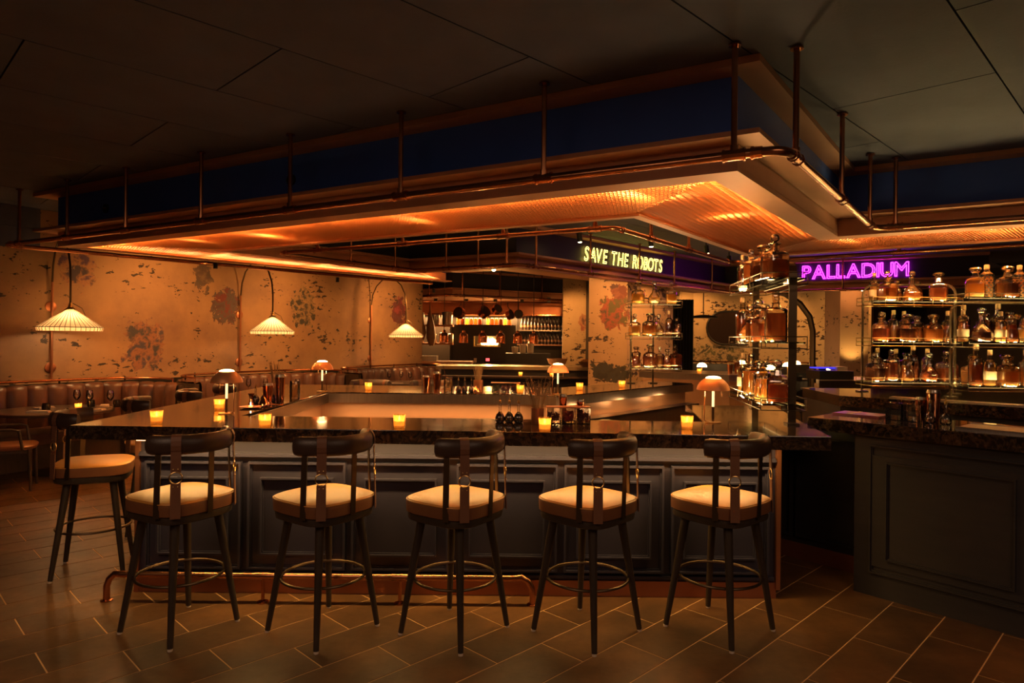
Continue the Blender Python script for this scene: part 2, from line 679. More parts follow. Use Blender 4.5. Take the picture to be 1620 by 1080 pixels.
# ================================================================== SETTING
U = Vector((math.sqrt(0.5), math.sqrt(0.5), 0))     # tile rows and ceiling panels run at 45 degrees
V = Vector((math.sqrt(0.5), -math.sqrt(0.5), 0))
CEIL = 3.30


def to_px(x, y, z):
    if y < 0.3:
        return (-9999, -9999)
    return (810 + 1060 * x / y, 536 - 1060 * (z - 1.65) / y)


# ---- floor: grout bed with every slate tile laid on it
floor_o = MB().box(-12, -3, -0.12, 12, 22, -0.002).build('floor', 'grout', sharp=0)
struct(floor_o, 'slate plank tiles laid in diagonal running bond with tan grout')
TW, TL = 0.29, 0.66
tile_me = MB().prism([(-TL / 2 + 0.004, -TW / 2 + 0.004), (TL / 2 - 0.004, -TW / 2 + 0.004), (TL / 2 - 0.004, TW / 2 - 0.004), (-TL / 2 + 0.004, TW / 2 - 0.004)], -0.002, 0.0).mesh('floor_tile', 'tile', 0)
BARBOX = [(-2.35, 4.36), (1.68, 4.36), (1.9, 8.5), (-2.35, 8.5)]
tiles = []
for k in range(-60, 60):
    n0 = -1.58 + TW * k + TW / 2
    sh = 3.69 + (TL / 2 if k % 2 else 0)
    for j in range(-24, 40):
        u0 = sh + TL * j + TL / 2
        p = U * u0 + V * n0
        if not (-9.5 < p.x < 9.5 and -1.5 < p.y < 20):
            continue
        q = to_px(p.x, p.y, 0)
        vis = -120 < q[0] < 1740 and q[1] < 1200 and not pip((p.x, p.y), BARBOX)
        tiles.append((0 if vis else 1, p.length, p.x, p.y))
tiles.sort()
rest = MB()
for i, (h, d, x, y) in enumerate(tiles):
    if i < 300 and h == 0:
        inst('floor_tile', tile_me, floor_o, (x, y, 0), R(45))
    else:
        a = R(45)
        c_, s_ = math.cos(a), math.sin(a)
        l, w = TL / 2 - 0.004, TW / 2 - 0.004
        vsx = [(x + c_ * dx - s_ * dy, y + s_ * dx + c_ * dy, 0.0) for dx, dy in ((-l, -w), (l, -w), (l, w), (-l, w))]
        rest.add(vsx, [(0, 1, 2, 3)])
o = rest.build('floor_tiles', 'tile', floor_o, sharp=0)
o['kind'] = 'stuff'

# ---- ceiling: dark panels with open joints under a slab
ceil_o = MB().box(-12, -3, CEIL + 0.02, 12, 22, CEIL + 0.12).build('ceiling', 'ceilgap', sharp=0)
struct(ceil_o, 'charcoal ceiling of large panels with thin dark joints')
CW, CL = 0.95, 2.12
cp_me = MB().box(-CL / 2 + 0.005, -CW / 2 + 0.005, 0, CL / 2 - 0.005, CW / 2 - 0.005, 0.02).mesh('ceiling_panel', 'ceilpanel', 0)
for k in range(-22, 22):
    n0 = -3.66 + CW * k + CW / 2
    sh = 1.77 + (0 if k % 2 else CL / 2)
    for j in range(-8, 12):
        u0 = sh + CL * j + CL / 2
        p = U * u0 + V * n0
        if -10.5 < p.x < 10.5 and -2 < p.y < 20.5:
            inst('ceiling_panel', cp_me, ceil_o, (p.x, p.y, CEIL), R(45))

# ---- outer walls of the room
struct(MB().box(-12, 21.5, 0, 12, 21.7, 3.4).build('wall_back', mk_plaster('pale_lit_plaster', (0.46, 0.33, 0.19), (0.36, 0.25, 0.14), flake=0.2, seed=5), sharp=0))
struct(MB().box(11.8, -3, 0, 12, 22, 3.4).build('wall_right', 'darkwall', sharp=0))
struct(MB().box(-12, -3.2, 0, 12, -3, 3.4).build('wall_front', 'darkwall', sharp=0))

# ---- the worn plaster wall behind the booths
W0 = Vector((-6.2, 9.0, 0))
WD = Vector((0.492, 0.870, 0)).normalized()
WN = Vector((WD.y, -WD.x, 0))
WA = math.atan2(WD.y, WD.x)


def wp(s, d, z=0.0):
    return (W0.x + WD.x * s + WN.x * d, W0.y + WD.y * s + WN.y * d, z)


posters = [
    (0.36, 2.56, 0.30, 0.42, (0.10, 0.05, 0.10), (0.42, 0.20, 0.09)),
    (1.30, 1.50, 0.42, 0.52, (0.07, 0.06, 0.09), (0.30, 0.13, 0.07)),
    (2.30, 2.62, 0.26, 0.34, (0.20, 0.13, 0.08), (0.13, 0.08, 0.06)),
    (2.72, 2.15, 0.34, 0.42, (0.17, 0.035, 0.03), (0.10, 0.08, 0.07)),
    (4.45, 2.20, 0.40, 0.50, (0.05, 0.045, 0.035), (0.34, 0.21, 0.10)),
    (7.30, 2.25, 0.34, 0.42, (0.24, 0.05, 0.06), (0.12, 0.03, 0.035)),
]
wl = MB().box(-6.0, 0, 0, 8.2, 0.16, CEIL).build('wall_left', mk_plaster('worn_ochre_plaster', posters=posters, flake=0.12), loc=W0, rz=WA, sharp=0)
struct(wl, 'ochre plaster wall with flaking paint and torn poster remnants')
bh = MB().box(-6.0, -0.03, 2.76, -0.15, 0, CEIL).build('trim_1', 'ceilpanel', loc=W0, rz=WA, sharp=0)
struct(bh, 'dark bulkhead band over the plaster wall')
for i in range(5):
    MB().box(-5.9 + i * 1.15, -0.042, 2.80, -4.80 + i * 1.15, -0.03, 3.02).build('bulkhead_panel', 'ceilpanel', bh, sharp=0)
    MB().box(-5.9 + i * 1.15, -0.042, 3.03, -4.80 + i * 1.15, -0.03, 3.28).build('bulkhead_panel', 'ceilpanel', bh, sharp=0)
struct(MB().box(-6.0, -0.05, 0.93, 8.2, 0.0, 0.99).build('trim_2', 'black', loc=W0, rz=WA, sharp=0), 'dark rail strip along the foot of the plaster')

# ================================================================== COPPER CANOPIES
Bp, Ap, Rp, Sp, B2 = (-5.36, 7.89), (1.352, 4.05), (3.158, 6.52), (6.6, 4.30), (-1.25, 12.35)
Dp, Cp, C2, Tp, Ep = (-3.449, 8.19), (1.019, 5.657), (2.94, 8.26), (7.0, 5.25), (-1.64, 10.6)
ZB, ZL, ZF = 2.68, 2.845, 3.255


def face_strip(root, line, d, z0, z1, name, mat, t=None):
    """one solid per segment between a line and its offset"""
    q = offset(line, d)
    for i in range(len(line) - 1):
        MB().prism([line[i], line[i + 1], q[i + 1], q[i]], z0, z1).build(name, mat, root, sharp=0)


def canopy_edges(root, line, side, fmat='fascia'):
    s = 1 if side else -1
    face_strip(root, line, -0.03 * s, ZL, CEIL, 'fascia_panel', fmat)
    face_strip(root, offset(line, -0.03 * s), 0.20 * s, ZF, CEIL - 0.002, 'cornice', 'ledge')
    face_strip(root, offset(line, -0.03 * s), 0.20 * s, ZL, ZL + 0.03, 'ledge', 'ledge')
    face_strip(root, line, -0.03 * s, ZB, ZL, 'side_board', 'ledge')


def mesh_panel(root, quad, zc=2.715, step=0.030, sag=0.0):
    """woven metal mesh: two crossing sets of thin upright strips inside the quad"""
    q = [Vector((p[0], p[1])) for p in quad]
    e = (q[1] - q[0]).normalized()
    nrm = Vector((-e.y, e.x))
    cen = sum(q, Vector((0, 0))) / 4
    mb = MB()
    poly = [(p.x, p.y) for p in q]
    span = max((p - cen).length for p in q)
    for ang, hw, h in ((78, 0.0030, 0.007), (108, 0.0016, 0.004)):
        d = e * math.cos(R(ang)) + nrm * math.sin(R(ang))
        pn = Vector((-d.y, d.x))
        k = int(span / step) + 2
        for i in range(-k, k + 1):
            p = cen + pn * (i * step)
            t = clipseg(p, d, poly)
            if not t:
                continue
            a, b = p + d * t[0], p + d * t[1]
            w = pn * hw
            vs_ = []
            for s_, pt in ((0, a), (1, b)):
                vs_ += [(pt.x - w.x, pt.y - w.y, zc - h), (pt.x + w.x, pt.y + w.y, zc - h), (pt.x + w.x, pt.y + w.y, zc + h), (pt.x - w.x, pt.y - w.y, zc + h)]
            mb.add(vs_, [(0, 1, 5, 4), (1, 2, 6, 5), (2, 3, 7, 6), (3, 0, 4, 7)])
    o = mb.build('metal_mesh', M['mesh'], root, sharp=0)
    o['kind'] = 'stuff'
    return o


M['tanpanel'] = P('tan_back_panel', (0.42, 0.24, 0.13), 0.35, 0.3)
M['mesh'] = P('bronze_mesh', (0.26, 0.105, 0.035), 0.5, 0.3)
M['reflector'] = P('warm_reflector', (0.86, 0.56, 0.26), 0.9)

canopy = thing('bar_canopy', 'copper-edged ring canopy with navy fascia and glowing mesh underside over the bar', 'canopy', (0, 0, 0))
outer = [B2, Bp, Ap, Rp, Sp]
inner = [Ep, Dp, Cp, C2, Tp]
canopy_edges(canopy, outer, True)
canopy_edges(canopy, inner, False, 'fasciadark')
face_strip(canopy, offset(outer, -0.03), -0.17, ZB, ZB + 0.02, 'soffit_frame', 'ledge')
face_strip(canopy, offset(inner, 0.03), 0.05, ZB, ZB + 0.02, 'soffit_frame', 'ledge')
quads = [[B2, Bp, Dp, Ep], [Bp, Ap, Cp, Dp], [Ap, Rp, C2, Cp], [Rp, Sp, Tp, C2]]
for q in quads:
    MB().prism(q, 2.835, 2.844).build('reflector_panel', 'reflector', canopy, sharp=0)
    mesh_panel(canopy, q)
for (x, y, e) in [(-4.55, 7.75, 12), (-3.5, 7.4, 8), (-2.54, 7.0, 22), (-0.8, 6.0, 8), (1.0, 4.95, 14), (1.75, 5.65, 14), (3.6, 7.0, 7), (4.6, 6.3, 7), (-3.9, 8.8, 8), (-2.9, 9.9, 8), (-1.9, 11.0, 7)]:
    lamp('POINT', 'canopy_lamp', (x, y, 2.785), e, (1.0, 0.50, 0.16), 0.04, parent=canopy)
    MB().ball((0, 0, 0), 0.022, 8, 5).build('lamp_globe', 'bulb', canopy, (x, y, 2.785))


# linear strips hidden along the outer lip, washing the reflector
for (a, b, e) in ((Bp, Ap, 140), (Ap, Rp, 55), (Rp, Sp, 62), (B2, Bp, 85)):
    a_, b_ = Vector((*a, 2.765)), Vector((*b, 2.765))
    d_ = (b_ - a_).normalized()
    n_ = Vector((-d_.y, d_.x, 0))
    k_ = 4 if (b_ - a_).length > 5 else 2
    for i in range(k_):
        c_ = a_ + (b_ - a_) * ((i + 0.5) / k_) + n_ * 0.16
        l_ = lamp('AREA', 'canopy_strip', tuple(c_), e / k_, (1.0, 0.51, 0.18), (b_ - a_).length / k_ - 0.1, 0.03, parent=canopy)
        z_ = -(n_ + Vector((0, 0, 0.12))).normalized()
        y_ = z_.cross(d_).normalized()
        l_.rotation_euler = Matrix((d_, y_, z_)).transposed().to_euler()


def pipe_rail(name, label, pts, poles, r=0.026, zpipe=2.68, pole_r=0.017, cut=0.13):
    """copper pipe with rounded elbows, tees and hanging poles"""
    root = thing(name, label, 'pipe rail', (0, 0, 0))
    P3 = [Vector((p[0], p[1], zpipe)) for p in pts]
    path = [P3[0]]
    elbows = []
    for i in range(1, len(P3) - 1):
        a, b, c = P3[i - 1], P3[i], P3[i + 1]
        da, dc = (a - b).normalized(), (c - b).normalized()
        s0, s1 = b + da * cut, b + dc * cut
        el = []
        for k in range(6):
            t = k / 5
            el.append(s0 * (1 - t) ** 2 + b * 2 * t * (1 - t) + s1 * t * t)
        path += el
        elbows.append((s0, da, s1, dc))
    path.append(P3[-1])
    MB().tube(path, r, 10, up=(0, 0, 1)).build('pipe', 'copper', root, sharp=40)
    for s0, da, s1, dc in elbows:
        for s_, d_ in ((s0, da), (s1, dc)):
            m = MB()
            m.tube([s_ - d_ * 0.01, s_ + d_ * 0.035], r * 1.22, 10, up=(0, 0, 1))
            m.tube([s_ + d_ * 0.035, s_ + d_ * 0.048], r * 1.4, 10, up=(0, 0, 1))
            m.build('elbow_collar', 'copper', root)
    for (x, y) in poles:
        # direction of nearest segment
        best = None
        for i in range(len(P3) - 1):
            a, b = P3[i], P3[i + 1]
            t = max(0, min(1, (Vector((x, y, zpipe)) - a).dot(b - a) / (b - a).length_squared))
            c = a + (b - a) * t
            dd = (c - Vector((x, y, zpipe))).length
            if best is None or dd < best[0]:
                best = (dd, c, (b - a).normalized())
        c, d = best[1], best[2]
        x, y = c.x, c.y
        MB().tube([(x, y, zpipe), (x, y, CEIL)], pole_r, 10).build('pole', 'copper', root)
        m = MB()
        m.tube([c - d * 0.06, c + d * 0.06], r * 1.2, 10, up=(0, 0, 1))
        for s_ in (-0.06, 0.05):
            m.tube([c + d * s_, c + d * (s_ + 0.012)], r * 1.42, 10, up=(0, 0, 1))
        m.tube([(x, y, zpipe), (x, y, zpipe + 0.055)], pole_r * 1.35, 10)
        m.build('tee_fitting', 'copper', root)
        MB().lathe([(pole_r * 2.1, 0), (pole_r * 2.1, 0.010), (pole_r * 1.2, 0.014)], 12).build('ceiling_flange', 'copper', root, (x, y, CEIL - 0.016))
    return root


po = offset(outer, 0.36)
pipe_rail('copper_pipe_rail', 'copper pipe rail with elbows hung on poles around the outside of the canopy', po,
          [(-5.592, 7.674), (-4.709, 7.177), (-3.785, 6.633), (-2.803, 6.014), (-1.83, 5.427), (-0.858, 4.818), (0.159, 4.241), (1.194, 3.669), (1.563, 3.756), (2.334, 4.84), (3.074, 5.872), (3.414, 5.982), (4.30, 5.35)])
pin = offset(inner, -0.36)
pipe_rail('copper_pipe_rail', 'copper pipe rail hung inside the canopy opening under its inner edge', pin,
          [(-2.3, 8.0), (-1.2, 7.35), (-0.1, 6.7), (0.75, 6.2), (1.35, 6.8), (1.95, 7.6), (3.2, 8.3), (4.3, 7.5), (-2.2, 9.2), (-1.7, 9.85)], 0.024)

# fascia fittings: two small round black speakers on the navy fascia
for (t, lab) in ((0.13, 'small round black spotlight on the navy fascia near its far corner'), (0.505, 'round black speaker set in the middle of the navy fascia')):
    p = Vector(Bp) + (Vector(Ap) - Vector(Bp)) * t
    d = (Vector(Ap) - Vector(Bp)).normalized()
    nrm = Vector((d.y, -d.x))
    root = thing('wall_speaker', lab, 'speaker', (p.x, p.y, 3.04), math.atan2(nrm.y, nrm.x))
    m = Matrix.Rotation(R(90), 4, 'Y')
    MB().lathe([(0.050, 0.0), (0.050, 0.018), (0.040, 0.022), (0.034, 0.010)], 20, mat=m).build('housing', 'black', root)
    MB().lathe([(0.013, 0.008), (0.010, 0.03), (0.004, 0.036)], 12, mat=m).build('driver', 'copperdull', root)

# ---- second canopy behind the opening, with the neon signs
Fp, Gp, Hp = (0.05, 9.64), (4.6, 14.5), (8.6, 12.1)
back = [(-1.64, 10.6), Fp, Gp, Hp]
canopy2 = thing('sign_canopy', 'inner copper-ledged canopy with dark fascia that carries the neon signs', 'canopy')
canopy_edges(canopy2, back, True, 'fasciadark')
bo = offset(back, -1.3)
face_strip(canopy2, offset(back, -0.03), -0.10, ZB, ZB + 0.02, 'soffit_frame', 'ledge')
for i in range(3):
    q = [back[i], back[i + 1], bo[i + 1], bo[i]]
    MB().prism(q, 2.80, 2.84).build('reflector_panel', 'ledge', canopy2, sharp=0)
for (x, y, e) in [(-0.3, 10.6, 4), (1.4, 11.6, 8), (2.8, 13.2, 8), (5.3, 14.9, 6), (7.2, 13.8, 6)]:
    lamp('POINT', 'canopy_lamp', (x, y, 2.74), e, AMBER, 0.04, parent=canopy2)
    MB().ball((0, 0, 0), 0.03, 8, 5).build('lamp_globe', 'bulb', canopy2, (x, y, 2.745))
for (a, b, e) in ((Dp, Cp, 9), (Cp, C2, 9)):      # unseen strips added on the inner ledge to brighten the opening's ceiling
    a_, b_ = Vector(a), Vector(b)
    d_ = (b_ - a_).normalized()
    for i in range(2):
        p_ = a_ + (b_ - a_) * (0.4 + 0.4 * i) + Vector((-d_.y, d_.x)) * 0.10
        lamp('AREA', 'cove_fill', (p_.x, p_.y, ZL + 0.04), e, (1.0, 0.58, 0.16), (b_ - a_).length * 0.36, 0.03, parent=canopy).rotation_euler = (math.pi, 0, math.atan2(d_.y, d_.x))
pb = offset(back, 0.30)
pipe_rail('copper_pipe_rail', 'copper pipe rail hung on poles below the lit neon signs', pb,
          [(-1.0, 9.85), (-0.5, 9.6), (-0.1, 9.35), (0.33, 9.5), (1.25, 10.4), (2.22, 11.42), (3.0, 12.3), (4.0, 13.4), (5.2, 13.7), (6.4, 13.0)], 0.024)

# ---- third canopy in front of the open kitchen
kl = [(-3.3, 17.7), (-1.46, 16.3), (2.9, 18.9)]
canopy3 = thing('kitchen_canopy', 'far copper-ledged canopy in front of the open kitchen', 'canopy')
canopy_edges(canopy3, kl, True, 'fasciadark')
ko = offset(kl, -1.6)
for i in range(2):
    MB().prism([kl[i], kl[i + 1], ko[i + 1], ko[i]], ZB, ZB + 0.03).build('soffit_panel', 'ledge', canopy3, sharp=0)
pipe_rail('copper_pipe_rail', 'far copper pipe rail hung before the kitchen canopy', offset(kl, 0.3),
          [(-2.6, 16.8), (-2.0, 16.4), (-1.2, 16.1), (-0.3, 16.6), (0.8, 17.2), (1.8, 17.8)], 0.03)


# ---- neon signs
def neon(name, text, label, p0, p1, z, height, mat, shear, thick):
    p0, p1 = Vector((*p0, z)), Vector((*p1, z))
    d = (p1 - p0).normalized()
    nrm = Vector((d.y, -d.x, 0))
    root = thing(name, label, 'neon sign', p0 + nrm * 0.05, math.atan2(d.y, d.x))
    glyphs, x = [], 0.0
    dg = bpy.context.evaluated_depsgraph_get()
    for ch in text:
        if ch == ' ':
            x += 0.42
            continue
        cu = bpy.data.curves.new('letter', 'FONT')
        cu.body = ch
        cu.size = 1.0
        cu.fill_mode = 'NONE'
        cu.bevel_depth = thick
        cu.bevel_resolution = 1
        cu.resolution_u = 4
        cu.shear = shear
        ob = bpy.data.objects.new('tmp', cu)
        COL.objects.link(ob)
        dg.update()
        me = bpy.data.meshes.new_from_object(ob.evaluated_get(dg))
        bpy.data.objects.remove(ob)
        xs = [v.co.x for v in me.vertices]
        ys = [v.co.y for v in me.vertices]
        x0, x1 = min(xs), max(xs)
        glyphs.append((me, x - x0, min(ys), max(ys)))
        x += (x1 - x0) + 0.055
    total = x - 0.055
    sx = (p1 - p0).length / total
    hh = max(g[3] for g in glyphs) - min(g[2] for g in glyphs)
    sy = height / hh
    for me, gx, y0, y1 in glyphs:
        me.materials.clear()
        me.materials.append(M[mat])
        me.transform(Matrix(((sx, 0, 0, gx * sx), (0, 0, -0.25 * sy, 0), (0, sy, 0, 0), (0, 0, 0, 1))))
        o = bpy.data.objects.new('neon_letter', me)
        COL.objects.link(o)
        o.parent = root
    return root


neon('neon_sign', 'SAVE THE ROBOTS', 'yellow outline neon sign on the dark fascia above the plaster pillar', (1.11, 10.79), (2.76, 12.56), 2.925, 0.235, 'neonyellow', 0.18, 0.011)
nl = Vector((Gp[0], Gp[1]))
nd = (Vector(Hp) - nl).normalized()
a_, b_ = nl + nd * 1.55, nl + nd * 3.42
neon('neon_sign', 'PALLADIUM', 'magenta outline neon sign on the far fascia above the decanter shelves', a_, b_, 2.93, 0.28, 'neonmagenta', 0.0, 0.016)
# spot cylinders that hang from the courtyard ceiling
for (x, y, rz, lab) in [(0.98, 9.95, 0.3, 'black cylinder ceiling spotlight before the first neon word'), (2.12, 10.35, 0.2, 'black cylinder ceiling spotlight before the middle of the yellow neon'),
                        (3.2, 11.1, -0.2, 'black cylinder ceiling spotlight just past the yellow neon'), (4.0, 12.4, 0.3, 'black cylinder ceiling spotlight at the end of the neon fascia'), (5.1, 10.6, 0.4, 'black cylinder ceiling spotlight in front of the magenta neon')]:
    root = thing('ceiling_spotlight', lab, 'spotlight', (x, y, CEIL), rz)
    MB().tube([(0, 0, 0), (0, 0, -0.1)], 0.012, 8).build('stem', 'black', root)
    MB().tube([(0, 0, -0.07), (0.015, 0.0, -0.20)], 0.04, 14).build('can', 'black', root)
    MB().lathe([(0.028, 0), (0.028, 0.006)], 14).build('lens', 'bulb', root, (0.016, 0, -0.206))
    lamp('SPOT', 'spot_beam', (0.016, 0, -0.215), 30, AMBER, 0.03, parent=root, spot=75)

# ================================================================== THE FRONT BAR
CT = 1.09     # worktop height
TOPT = 0.085
wt_poly = [(-2.72, 4.12), (1.905, 3.98), (2.04, 4.70), (2.30, 5.85), (1.52, 5.85), (1.335, 4.65), (-1.90, 4.72), (-1.87, 6.82), (0.23, 6.80), (0.44, 6.62), (2.39, 8.86), (1.90, 9.28), (0.60, 7.85), (-2.78, 7.85)]
wt = MB().prism(wt_poly, CT - TOPT, CT).build('bar_worktop', 'marble', sharp=0)
bev = wt.modifiers.new('bevel', 'BEVEL')
bev.width = 0.004
bev.segments = 2
bev.limit_method = 'ANGLE'
tag(wt, 'thick dark marble worktop running round the whole front bar', 'worktop')

FX0, FX1, FY = -2.39, 1.71, 4.31
cab = thing('bar_cabinet', 'navy panelled bar front with copper kick plate and copper corner strips', 'bar', (0, 0, 0))
MB().box(FX0, FY + 0.015, 0.10, FX1, FY + 0.30, CT - TOPT).box(FX0, FY + 0.30, 0.10, FX0 + 0.30, 7.5, CT - TOPT).build('body', 'slate', cab, sharp=0)
MB().box(FX0 - 0.005, FY, 0.0, FX1 + 0.004, FY + 0.05, 0.10).build('kick_plate', 'copperdull', cab, sharp=0)
MB().box(FX0 - 0.012, FY + 0.05, 0.0, FX0 + 0.05, 7.5, 0.10).build('kick_plate', 'copperdull', cab, sharp=0)
MB().box(FX1 - 0.002, FY - 0.02, 0.06, FX1 + 0.024, FY + 0.32, CT - TOPT).build('corner_strip', 'copperdull', cab, sharp=0)
MB().box(FX0 - 0.024, FY - 0.005, 0.0, FX0 + 0.004, FY + 0.06, CT - TOPT).build('corner_strip', 'copperdull', cab, sharp=0)
MB().box(FX0 + 0.01, FY - 0.026, 0.878, FX1 - 0.01, FY + 0.02, 0.896).box(FX0 + 0.01, FY - 0.012, 0.896, FX1 - 0.01, FY + 0.02, 0.904).build('frieze_moulding', 'slate', cab, sharp=0)
MB().box(FX0 + 0.01, FY - 0.008, 0.115, FX1 - 0.01, FY + 0.02, 0.135).build('base_moulding', 'slate', cab, sharp=0)


def frame_mould(x0, x1, z0, z1, y, w, dep):
    """mitred rectangular moulding standing dep proud of plane y (toward -y)"""
    m = MB()
    for a, b in ((0.0, dep), (w * 0.55, dep * 0.55)):
        o_, i_ = a, w if a else w * 0.55
        X0, X1, Z0, Z1 = x0 + o_, x1 - o_, z0 + o_, z1 - o_
        x_0, x_1, z_0, z_1 = x0 + i_, x1 - i_, z0 + i_, z1 - i_
        m.box(X0, y - b, Z0, X1, y, z_0).box(X0, y - b, z_1, X1, y, Z1)
        m.box(X0, y - b, z_0, x_0, y, z_1).box(x_1, y - b, z_0, X1, y, z_1)
    return m


for (a, b) in ((-2.342, -1.728), (-1.683, -1.057), (-1.0165, -0.394), (-0.3456, 0.301), (0.3456, 0.984), (1.033, 1.659)):
    po_ = MB().box(a + 0.02, FY + 0.004, 0.18, b - 0.02, FY + 0.016, 0.825).build('panel', 'slate', cab, sharp=0)
    frame_mould(a, b, 0.160, 0.845, FY + 0.016, 0.024, 0.042).build('panel_moulding', 'slate', po_, sharp=0)
    MB().box(a + 0.09, FY - 0.004, 0.262, b - 0.09, FY + 0.006, 0.735).build('raised_field', 'slate', po_, sharp=0)
    frame_mould(a + 0.08, b - 0.08, 0.252, 0.745, FY + 0.004, 0.018, 0.034).build('field_moulding', 'slate', po_, sharp=0)

# warm strip light under the overhang
strip = MB().box(FX0 + 0.05, FY - 0.125, CT - TOPT - 0.014, FX1 - 0.05, FY - 0.105, CT - TOPT).build('strip_light', 'ledstrip')
tag(strip, 'warm strip light under the worktop overhang along the bar front', 'strip light')
for i in range(4):
    x = FX0 + 0.52 + i * 1.02
    lamp('AREA', 'strip_light_beam', (x, FY - 0.115, CT - TOPT - 0.02), 2.5, (1.0, 0.58, 0.18), 1.0, 0.02, target=(x, FY - 0.16, 0))
strip2 = MB().box(FX0 - 0.19, FY + 0.1, CT - TOPT - 0.014, FX0 - 0.17, 7.3, CT - TOPT).build('strip_light', 'ledstrip')
tag(strip2, 'warm strip light under the overhang along the bar side facing the booths', 'strip light')
for i in range(3):
    y = FY + 0.6 + i * 1.0
    l_ = lamp('AREA', 'strip_light_beam', (FX0 - 0.18, y, CT - TOPT - 0.02), 1.0, (1.0, 0.56, 0.18), 0.02, 1.0)

# foot rail
fr = thing('foot_rail', 'polished copper foot rail bent down to the floor at both ends', 'foot rail', (0, 0, 0))
path = [(-2.50, 4.16, 0.0), (-2.50, 4.16, 0.09), (-2.485, 4.16, 0.135), (-2.45, 4.16, 0.168), (-2.40, 4.16, 0.165), (0.02, 4.16, 0.165), (0.075, 4.16, 0.172), (0.115, 4.16, 0.148), (0.14, 4.16, 0.10), (0.145, 4.16, 0.05), (0.145, 4.16, 0.0)]
MB().tube(path, 0.02, 12, up=(0, 1, 0)).build('rail', 'copper', fr, sharp=50)
for x in (-1.53, -0.68):
    MB().tube([(x, 4.16, 0), (x, 4.16, 0.165)], 0.011, 10).build('post', 'copper', fr)
    MB().tube([(x - 0.05, 4.16, 0.165), (x + 0.05, 4.16, 0.165)], 0.0235, 12).build('bracket', 'copper', fr)
for x in (-2.50, 0.145, -1.53, -0.68):
    MB().lathe([(0.036, 0), (0.036, 0.006), (0.024, 0.010)], 14, (x, 4.16, 0)).build('floor_flange', 'copper', fr)

# inside of the bar: steel aprons and back panels under the far worktop
wk = thing('underbar_station', 'stainless steel apron and tan back panels on the inside of the bar', 'bar station')
inl = [(-1.87, 4.75), (-1.87, 6.82), (0.23, 6.80), (0.44, 6.62), (2.39, 8.86)]
face_strip(wk, inl, 0.014, CT - TOPT - 0.02, CT - 0.012, 'steel_apron', 'steel')
face_strip(wk, offset(inl, -0.10), -0.03, 0.62, CT - TOPT - 0.03, 'back_panel', 'tanpanel')
face_strip(wk, offset(inl, 0.10), -0.18, 0.80, 0.83, 'speed_rail', 'steel')
face_strip(wk, offset(inl, 0.10), -0.02, 0.62, 0.83, 'speed_rail_front', 'steel')
MB().box(FX0 + 0.3, FY + 0.3, 0.30, FX1, FY + 0.9, 0.86).build('ice_bin_body', 'steel', wk, sharp=0)
MB().prism([(0.55, 5.45), (1.0, 5.15), (1.25, 5.5), (0.8, 5.85)], 0.55, 0.96).build('ice_bin', 'steel', wk, sharp=0)
MB().prism([(1.05, 5.15), (1.30, 5.0), (1.42, 5.35), (1.15, 5.5)], 0.55, 0.985).build('ice_bin_lid', 'steel', wk, sharp=0)
MB().prism([(1.33, 4.66), (1.55, 4.66), (1.72, 5.8), (1.5, 5.8)], 0.10, CT - TOPT).build('side_cabinet', 'steel', wk, sharp=0)
for (x, y, sx, sy, e, tg) in ((-0.8, 6.76, 1.9, 0.02, 2.6, (-0.8, 7.1, 0.6)), (-1.81, 5.8, 1.8, 0.02, 1.8, (-2.2, 5.8, 0.6))):  # these lamps and the points below are added to brighten the bar's inside
    lamp('AREA', 'underbar_fill', (x, y, CT - TOPT - 0.04), e, (1.0, 0.52, 0.2), sx if y > 6 else sy, sy if y > 6 else sx, parent=wk)
for i in range(3):
    lamp('POINT', 'underbar_fill', (0.78 + 0.6 * i, 6.86 + 0.69 * i, 0.93), 0.6, (1.0, 0.52, 0.2), 0.05, parent=wk)
# outside face of the far counters
far = thing('bar_cabinet', 'dark panelled outer face of the bar towards the booths and kitchen', 'bar')
MB().prism([(-2.5, 7.25), (0.45, 7.25), (0.62, 7.6), (-2.5, 7.6)], 0.10, CT - TOPT).prism([(0.45, 7.25), (1.75, 8.75), (1.55, 9.0), (0.3, 7.6)], 0.10, CT - TOPT).build('body', 'blackpaint', far, sharp=0)
MB().box(-2.5, 7.55, 0, 0.5, 7.62, 0.1).build('kick_plate', 'copperdull', far, sharp=0)


